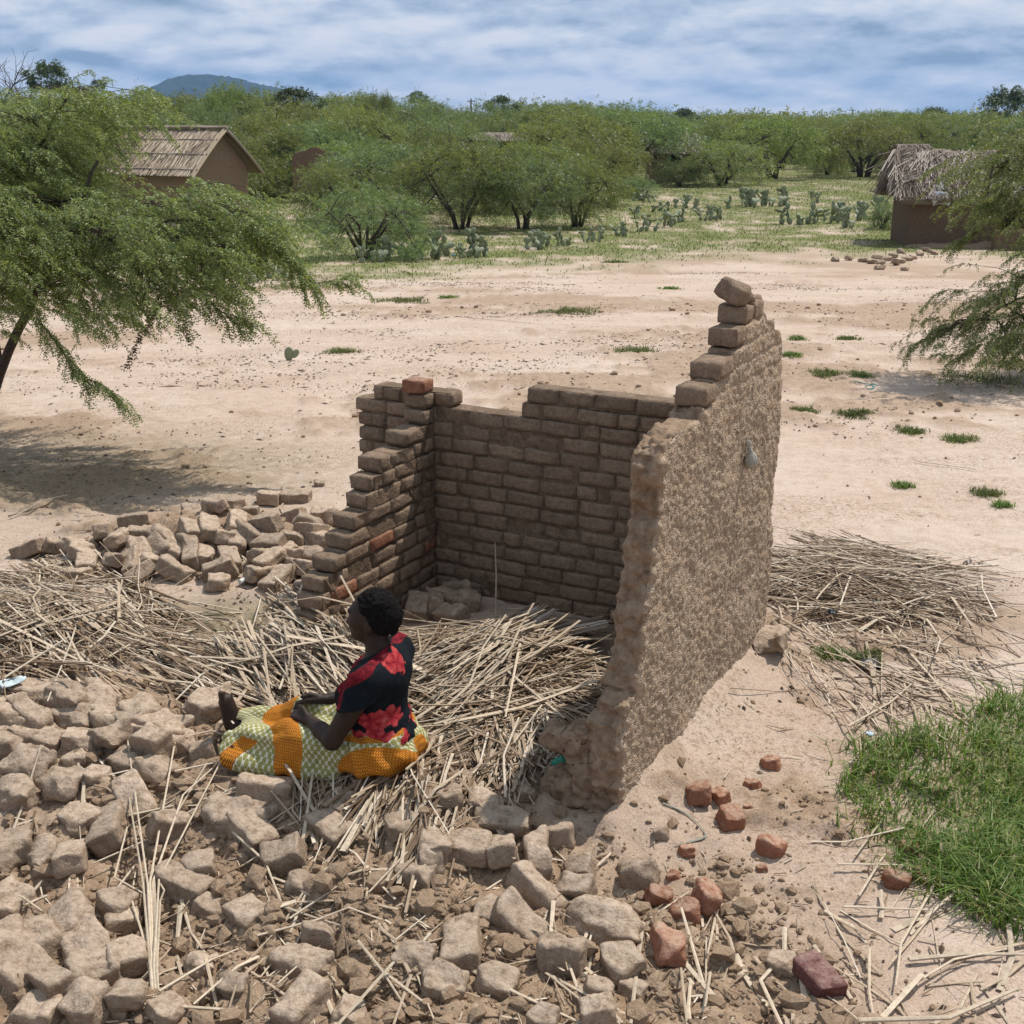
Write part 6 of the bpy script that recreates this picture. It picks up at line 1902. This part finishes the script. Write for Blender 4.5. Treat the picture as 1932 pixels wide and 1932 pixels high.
def gable_walls(L, W, eave, ridge, t=0.18, door=None):
    """mud walls: two long walls and two gables as separate meshes"""
    out = []
    def box(x0, x1, y0, y1, z0, z1):
        V = np.array([(x, y, z) for x in (x0, x1) for y in (y0, y1) for z in (z0, z1)]); Q = [(0, 1, 3, 2), (4, 6, 7, 5), (0, 4, 5, 1), (2, 3, 7, 6), (0, 2, 6, 4), (1, 5, 7, 3)]
        return V, Q
    for s in (-1, 1):
        G = Geo(); y0, y1 = sorted((s * W / 2, s * (W / 2 - t)))
        if door and s == door[0]:
            a, b, hz = door[1:]
            G.add(*box(-L / 2, a, y0, y1, -0.2, eave)); G.add(*box(b, L / 2, y0, y1, -0.2, eave)); G.add(*box(a, b, y0, y1, hz, eave))
        else: G.add(*box(-L / 2, L / 2, y0, y1, -0.2, eave))
        out.append(G)
    for s in (-1, 1):
        G = Geo(); x0, x1 = sorted((s * (L / 2 + 0.003), s * (L / 2 - t)))
        ys = np.linspace(-W / 2 - 0.003, W / 2 + 0.003, 9); V = []; Q = []
        for y in ys:
            zt = ridge - (ridge - eave + 0.16) * (abs(y) / (W / 2 + 0.3)) ** 1.12 - 0.10
            V += [(x0, y, -0.2), (x0, y, zt), (x1, y, -0.2), (x1, y, zt)]
        for i in range(8):
            a = i * 4; Q += [(a, a + 1, a + 5, a + 4), (a + 2, a + 6, a + 7, a + 3), (a + 1, a + 3, a + 7, a + 5)]
        Q += [(0, 2, 3, 1), (32, 33, 35, 34)]
        G.add(V, Q); out.append(G)
    return out


M_THATCH = plain_mat('thatch_base', (0.20, 0.16, 0.125), 0.95, 0.4, 40, 0.8)
M_DARK = plain_mat('dark_inside', (0.02, 0.016, 0.012), 1.0, 0.1, 5, 0)
M_TIN = plain_mat('tin_sheet', (0.62, 0.66, 0.70), 0.35, 0.08, 3, 0.0, 0.6)
M_BRICKFAR = mud_mat('far_mud_brick', (0.15, 0.09, 0.062), (0.21, 0.13, 0.09), (0.27, 0.175, 0.125), 0.05, 0.4, 0.5)


def thatched_house():
    L, W, Y = 5.4, 3.5, 52.0
    c = D(315, 300, Y + 1.5); c[2] = gz(c[0], c[1])
    ridge = D(400, 244, Y)[2] - c[2]; eave = D(330, 322, Y - 1)[2] - c[2] + 0.05
    root = link('thatched_house', None, None, c, (0, 0, math.radians(-26)))
    tag(root, 'mud house with pale bundled thatch roof and smooth earthen gable', 'house')
    for nm, G in zip(('long_wall', 'long_wall', 'gable_wall', 'gable_wall'), gable_walls(L, W, eave, ridge)): link(nm, G.mesh(nm, M_MUDWALL), root)
    V, Q = ridge_roof(L, W, eave, ridge, 0.4, 3); rf = link('roof', mesh_np('roof', V, Q, True, M_THATCH), root)
    strands = thatch_strands(L, W, eave, ridge, 0.4, 2600, 4, 0.10, (0.35, 0.8), 0.011)
    tag(link('thatch', strands.mesh('thatch', M_STRAW), rf), None, None, None, 'stuff')
    G = Geo(); xs = np.linspace(-L / 2 - 0.45, L / 2 + 0.5, 14)
    for y, z in ((0.0, 0.05), (0.05, 0.09), (-0.05, 0.08)):
        G2 = Geo(); G2.add(*tube([(x, y, ridge + z + 0.015 * math.sin(x * 3 + y * 40)) for x in xs], 0.045, 6)); link('ridge_pole', G2.mesh('ridge_pole', M_STRAW_DARK), rf)
    # rolled reed edges along the gable
    for s in (-1, 1):
        for r in range(2):
            pts = []
            for k in np.linspace(0.02, 1.05, 14):
                pts.append((L / 2 + 0.40 + 0.05 * r, s * k * (W / 2 + 0.4), ridge - (ridge - eave + 0.16) * (k ** 1.12) + 0.03 - 0.06 * r))
            G3 = Geo(); G3.add(*tube(pts, 0.06, 7)); link('verge_roll', G3.mesh('verge_roll', M_STRAW if s < 0 else M_STRAW_DARK), rf)
    for k in (0.3, 0.62, 0.93):
        z = ridge - (ridge - eave + 0.16) * (k ** 1.12) + 0.05
        G4 = Geo(); G4.add(*tube([(x, -k * (W / 2 + 0.4), z + 0.01 * math.sin(x * 4)) for x in xs], 0.022, 5)); link('batten', G4.mesh('batten', M_STRAW_DARK), rf)


thatched_house()


def thatched_hut():
    b = og(1712, 464)
    L, W = 4.6, 3.0
    yaw = math.radians(-6)
    ridge, eave = 2.95, 1.72
    d = np.array((math.cos(yaw), math.sin(yaw), 0)); n = np.array((-math.sin(yaw), math.cos(yaw), 0))
    c = b + d * L / 2 + n * W / 2; c[2] = gz(c[0], c[1]) - 0.02
    root = link('thatched_hut', None, None, c, (0, 0, yaw))
    tag(root, 'small shaded mud hut with ragged grey thatch and dark open doorway', 'hut')
    dx = (1852 - 1690) / FPX * b[1] * 1.0 - L / 2; dx2 = (1898 - 1690) / FPX * b[1] - L / 2
    for nm, G in zip(('front_wall', 'back_wall', 'side_wall', 'side_wall'), gable_walls(L, W, eave, ridge, 0.2, (-1, dx, dx2, 1.5))): link(nm, G.mesh(nm, M_HUTMUD), root)
    V, Q = ridge_roof(L, W, eave, ridge, 0.42, 8, 0.16); V[:, 2] += 0.10 * fbm(V * 1.6, 3, 5); rf = link('roof', mesh_np('roof', V, Q, True, M_THATCH), root)
    G = thatch_strands(L, W, eave + 0.02, ridge + 0.06, 0.5, 3200, 9, 0.55, (0.5, 1.2), 0.011)
    rng = np.random.default_rng(2)
    for i in range(700):      # end fringe drooping at the hip
        y = rng.uniform(-1, 1) * W / 2; z0 = ridge - (ridge - eave) * (abs(y) / (W / 2 + .4)) + rng.uniform(-0.05, 0.12); x0 = -L / 2 - rng.uniform(0.0, 0.35)
        l = rng.uniform(0.3, 0.75); G.add(*tube([(x0 + 0.25, y, z0 + 0.06), (x0 - 0.15, y + rng.normal(0, .05), z0 - 0.10), (x0 - 0.15 - 0.35 * l, y + rng.normal(0, .12), z0 - 0.1 - l * 0.75)], 0.011, 3, 1, False))
    tag(link('thatch', G.mesh('thatch', M_STRAW_DARK), rf), None, None, None, 'stuff')
    for q in range(9):
        x = -L / 2 + 0.1 + q * (L - 0.2) / 8; G5 = Geo()
        G5.add(*tube([(x, -W / 2 - 0.32, eave - 0.16), (x + 0.02, -W / 2 + 0.3, eave + 0.12)], 0.028, 6)); link('rafter', G5.mesh('rafter', M_BARK), root)
    # torn plastic sheet hanging off the eave
    sheet = plain_mat('white_plastic', (0.55, 0.58, 0.62), 0.35, 0.12, 6, 0.1, 0.5)
    nx, ny = 16, 6; V = []
    for i in range(nx):
        for j in range(ny):
            s, t = i / (nx - 1), j / (ny - 1)
            x = -L / 2 + 0.55 + 1.55 * s; drop = (0.42 if s < 0.35 else 0.16) * (1 - 0.3 * s)
            V.append((x + 0.04 * math.sin(9 * t), -W / 2 - 0.40 - 0.05 * math.sin(7 * s + 3 * t) + 0.18 * (1 - t) * (s > 0.9), eave + 0.03 - drop * t + 0.05 * math.sin(11 * s) - 0.10 * s * (1 - t)))
    Q = [(i * ny + j, (i + 1) * ny + j, (i + 1) * ny + j + 1, i * ny + j + 1) for i in range(nx - 1) for j in range(ny - 1)]
    o = link('plastic_sheet', mesh_np('plastic_sheet', V, Q, True, sheet), None, c, (0, 0, yaw)); o.modifiers.new('thick', 'SOLIDIFY').thickness = 0.006
    tag(o, 'torn white plastic sheet hanging from the hut eave', 'plastic')
    V2 = np.array([(x, y, 0.02 * math.sin(12 * x) + 0.02 * math.cos(9 * y)) for x in np.linspace(-0.16, 0.16, 6) for y in np.linspace(-0.2, 0.2, 6)])
    Q2 = [(i * 6 + j, (i + 1) * 6 + j, (i + 1) * 6 + j + 1, i * 6 + j + 1) for i in range(5) for j in range(5)]
    p = c + d * (-L / 2 + 0.75) + n * (-W / 2 - 0.12); o = link('plastic_sheet', mesh_np('plastic_patch', V2, Q2, True, sheet), None, (p[0], p[1], c[2] + eave + 0.2), (0.62, 0, yaw)); o.modifiers.new('thick', 'SOLIDIFY').thickness = 0.006
    tag(o, 'small white plastic patch tucked in the hut thatch', 'plastic')
    # mud bench beside the door
    S = Sdf((-1, -0.6, -0.2), (1, 0.6, 0.9), 0.05); S.box((-0.7, -0.3, -0.2), (0.7, 0.3, 0.62), 0.12, 0.05); V, Q = S.surface(1); V += vert_normals(V, Q) * (0.05 * fbm(V * 4, 3, 1))[:, None]
    p = og(1915, 472); link_o = link('mud_bench', mesh_np('mud_bench', V, Q, True, M_HUTMUD), None, p, (0, 0, yaw)); tag(link_o, 'low rounded mud bench beside the hut doorway', 'bench')
    # bank of earth along the foot of the wall
    S = Sdf((-2.6, -0.7, -0.25), (2.6, 0.7, 0.4), 0.06); S.ell((-0.6, 0, -0.02), (1.9, 0.42, 0.16), 0.05); S.ell((0.3, -0.05, 0.0), (0.7, 0.4, 0.22), 0.08); V, Q = S.surface(1); V += vert_normals(V, Q) * (0.05 * fbm(V * 5, 3, 2))[:, None]
    q = c - n * (W / 2 + 0.2); tag(link('earth_bank', mesh_np('earth_bank', V, Q, True, M_CLOD), None, (q[0], q[1], gz(q[0], q[1])), (0, 0, yaw)), 'crumbled earth bank along the foot of the hut wall', 'earth')


thatched_hut()


def simple_house(px, py0, py1, w, Y, yaw, kind, label, name):
    """far building given by its roof line: ridge at py0, eave at py1, w wide in the picture"""
    c = D(px, py1, Y); W = 3.0; L = w * Y / FPX; ez = c[2]; rz = D(px, py0, Y + W / 2)[2]; g0 = gz(c[0], c[1])
    c = np.array((c[0], Y + W / 2, g0)); eave, ridge = max(0.8, ez - g0), max(1.2, rz - g0)
    root = link(name, None, None, c, (0, 0, yaw)); tag(root, label, 'house')
    for nm, G in zip(('long_wall', 'long_wall', 'gable_wall', 'gable_wall'), gable_walls(L, W, eave, ridge, 0.18, (-1, -0.45, 0.4, eave * 0.85))): link(nm, G.mesh(nm, M_MUDWALL), root)
    V, Q = ridge_roof(L, W, eave, ridge, 0.3, 5 + int(px), 0.08 if kind == 'thatch' else 0.03)
    rf = link('roof', mesh_np('roof', V, Q, kind == 'thatch', M_THATCH if kind == 'thatch' else M_TIN), root)
    if kind == 'thatch': tag(link('thatch', thatch_strands(L, W, eave, ridge + 0.03, 0.35, 1100, int(px), 0.25, (0.5, 1.0), 0.016).mesh('thatch', M_STRAW_DARK), rf), None, None, None, 'stuff')


simple_house(1272, 251, 284, 82, 84, 0.05, 'thatch', 'far mud house with shaggy grey thatch behind the tall airy thorn tree', 'thatched_house')
simple_house(950, 250, 262, 165, 112, -0.03, 'thatch', 'long low house of which only the pale ragged roof shows over the thicket', 'thatched_house')
simple_house(1280, 238, 248, 60, 150, 0.05, 'tin', 'far house with a pale tin roof above the shaggy thatch', 'tin_roof_house')
simple_house(1342, 243, 250, 26, 160, 0.0, 'tin', 'tiny far tin roof beside the larger one', 'tin_roof_house')
simple_house(1545, 238, 244, 24, 170, 0.1, 'tin', 'small shining tin roof far behind the lone thorn tree', 'tin_roof_house')
simple_house(1735, 272, 298, 40, 70, 0.0, 'thatch', 'brown mud house half hidden behind the thatched hut', 'thatched_house')


def ruin():
    Y = 64.0; c = D(597, 330, Y); c[2] = gz(c[0], c[1])
    top = [(-1.18, 0.0), (-1.15, 1.45), (-1.0, 1.62), (-0.6, 1.7), (-0.2, 1.86), (0.1, 1.88), (0.4, 1.72), (0.75, 1.6), (1.1, 1.62), (1.18, 0)]
    dz = D(597, 278, Y)[2] - c[2] - 1.88
    V = []; Q = []
    for x, z in top:
        zz = z + dz if z > 0 else -0.2
        V += [(x, -0.15, zz), (x, 0.15, zz), (x, -0.15, -0.2), (x, 0.15, -0.2)]
    for i in range(len(top) - 1):
        a = i * 4; Q += [(a, a + 2, a + 6, a + 4), (a + 1, a + 5, a + 7, a + 3), (a, a + 4, a + 5, a + 1)]
    root = link('ruined_wall', mesh_np('ruined_wall', V, Q, False, M_BRICKFAR), None, c, (0, 0, 0.15))
    tag(root, 'lone brown gable wall of a ruin among the thorn trees', 'wall')


ruin()


def pole(px, y0, Y, label):
    c = np.array((D(px, HZ, Y)[0], Y, 0)); c[2] = gz(c[0], Y); h = D(px, y0, Y)[2] - c[2]
    root = link('utility_pole', None, None, c); tag(root, label, 'pole')
    G = Geo(); G.add(*tube([(0, 0, -0.2), (0, 0, h)], [0.11, 0.08], 8)); link('post', G.mesh('post', M_BARK), root)
    G = Geo(); G.add(*tube([(-0.5, 0, h - 0.3), (0.5, 0, h - 0.3)], 0.05, 6)); link('crossarm', G.mesh('crossarm', M_BARK), root)


pole(889, 186, 160, 'thin utility pole rising over the woodland'); pole(1608, 205, 220, 'very thin far pole over the woodland by the lone thorn tree')


# ------------------------------------------------------------------ scraps
def scrap(px, py, size, col, label, seed, name='plastic_scrap', lift=0.02, cat='scrap'):
    p = og(px, py, lift); rng = np.random.default_rng(seed); n = 7
    s = np.linspace(-0.5, 0.5, n); X, Y = np.meshgrid(s, s, indexing='ij')
    V = np.stack([X.ravel() * size, Y.ravel() * size * 0.7, np.zeros(n * n)], 1); V[:, 2] = 0.35 * size * fbm(V / size * 2.2 + seed * 7, 3, seed) + 0.1 * size
    V[:, :2] += 0.15 * size * rng.normal(0, 0.4, (n * n, 2))
    Q = [(i * n + j, (i + 1) * n + j, (i + 1) * n + j + 1, i * n + j + 1) for i in range(n - 1) for j in range(n - 1)]
    o = link(name, mesh_np(name, V, Q, True, plain_mat(name, col, 0.45, 0.2, 20, 0.1, 0.4)), None, p, (0, 0, rng.uniform(0, 6))); o.modifiers.new('thick', 'SOLIDIFY').thickness = 0.003
    tag(o, label, cat)


scrap(1058, 1440, 0.09, (0.01, 0.22, 0.13), 'crumpled green plastic bag beside the wall stump', 1, lift=0.06)
scrap(1568, 1155, 0.06, (0.012, 0.013, 0.02), 'small black plastic lump in the outside straw', 2, lift=0.08)
scrap(1640, 1255, 0.13, (0.02, 0.016, 0.018), 'dark rag on the grass by the outside straw', 3)
scrap(1640, 1385, 0.05, (0.50, 0.62, 0.72), 'pale blue plastic shred on the sand before the grass', 4)
scrap(855, 482, 0.16, (0.06, 0.25, 0.60), 'blue plastic scrap at the foot of the prickly pears', 5)
scrap(1840, 1062, 0.15, (0.06, 0.035, 0.022), 'flat dark dung pat on the open sand', 6, 'dung_pat', 0.0, 'dung')
scrap(22, 1290, 0.12, (0.48, 0.55, 0.55), 'pale tattered plastic in the loose straw', 7, lift=0.05)
scrap(1240, 1800, 0.03, (0.08, 0.16, 0.45), 'tiny blue shred stuck on the rubble edge', 8)
scrap(1255, 402, 0.2, (0.4, 0.6, 0.7), 'pale blue scrap in the cactus hedge', 9)


def string_thing(pts, r, col, label, name):
    K = np.array(pts, dtype=float); t = np.arange(len(K)); tt = np.linspace(0, len(K) - 1, 6 * len(K)); X = np.interp(tt, t, K[:, 0]); Y = np.interp(tt, t, K[:, 1])
    for _ in range(6): X[1:-1] = (X[:-2] + X[1:-1] + X[2:]) / 3; Y[1:-1] = (Y[:-2] + Y[1:-1] + Y[2:]) / 3
    P = on_ground(X, Y, 0.008); c = P[0].copy(); G = Geo(); G.add(*tube(P - c, r * (0.75 + 0.35 * np.sin(tt * 2.3)), 5, 0.6))
    tag(link(name, G.mesh(name, plain_mat(name, col, 0.7, 0.2, 20, 0)), None, c), label, 'string')


string_thing([(1610, 718), (1625, 722), (1640, 724), (1652, 730), (1640, 735), (1630, 728), (1648, 724), (1658, 727)], 0.008, (0.02, 0.22, 0.24), 'teal plastic string tangled on the open sand', 'plastic_string')
string_thing([(1250, 1515), (1290, 1530), (1325, 1560), (1335, 1580), (1300, 1588), (1275, 1594)], 0.0055, (0.26, 0.26, 0.21), 'twisted grey-green cloth strip on the sand by the wall end', 'cloth_strip')
G = Geo(); p = og(452, 1098, 0.03); d = heading(452, 1098, -25, p[2]); d = d / np.linalg.norm(d)
G.add(*tube([(0, 0, 0.0), tuple(d * 0.05), tuple(d * 0.055), tuple(d * 0.09)], [0.016, 0.016, 0.019, 0.019], 10))
tag(link('plastic_bottle_neck', G.mesh('bottle_neck', plain_mat('white_tube', (0.6, 0.6, 0.56), 0.5, 0.1, 30, 0)), None, p), 'small white plastic tube end among the heap bricks', 'tube')


# ------------------------------------------------------------------ air
def haze():
    lo, hi = np.array((-4900, -900, -4.0)), np.array((4900, 4950, 150.0))
    V = [(x, y, z) for x in (lo[0], hi[0]) for y in (lo[1], hi[1]) for z in (lo[2], hi[2])]
    Q = [(0, 1, 3, 2), (4, 6, 7, 5), (0, 4, 5, 1), (2, 3, 7, 6), (0, 2, 6, 4), (1, 5, 7, 3)]
    m = bpy.data.materials.new('haze'); m.use_nodes = True; nt = m.node_tree; nt.nodes.clear()
    out = nt.nodes.new('ShaderNodeOutputMaterial'); v = nt.nodes.new('ShaderNodeVolumePrincipled')
    v.inputs['Color'].default_value = (0.30, 0.55, 0.97, 1); v.inputs['Density'].default_value = 0.00013
    nt.links.new(v.outputs[0], out.inputs['Volume'])
    tag(link('haze', mesh_np('haze', V, Q, False, m)), 'thin blue air haze over the whole plain', 'haze', None, 'stuff')


haze()
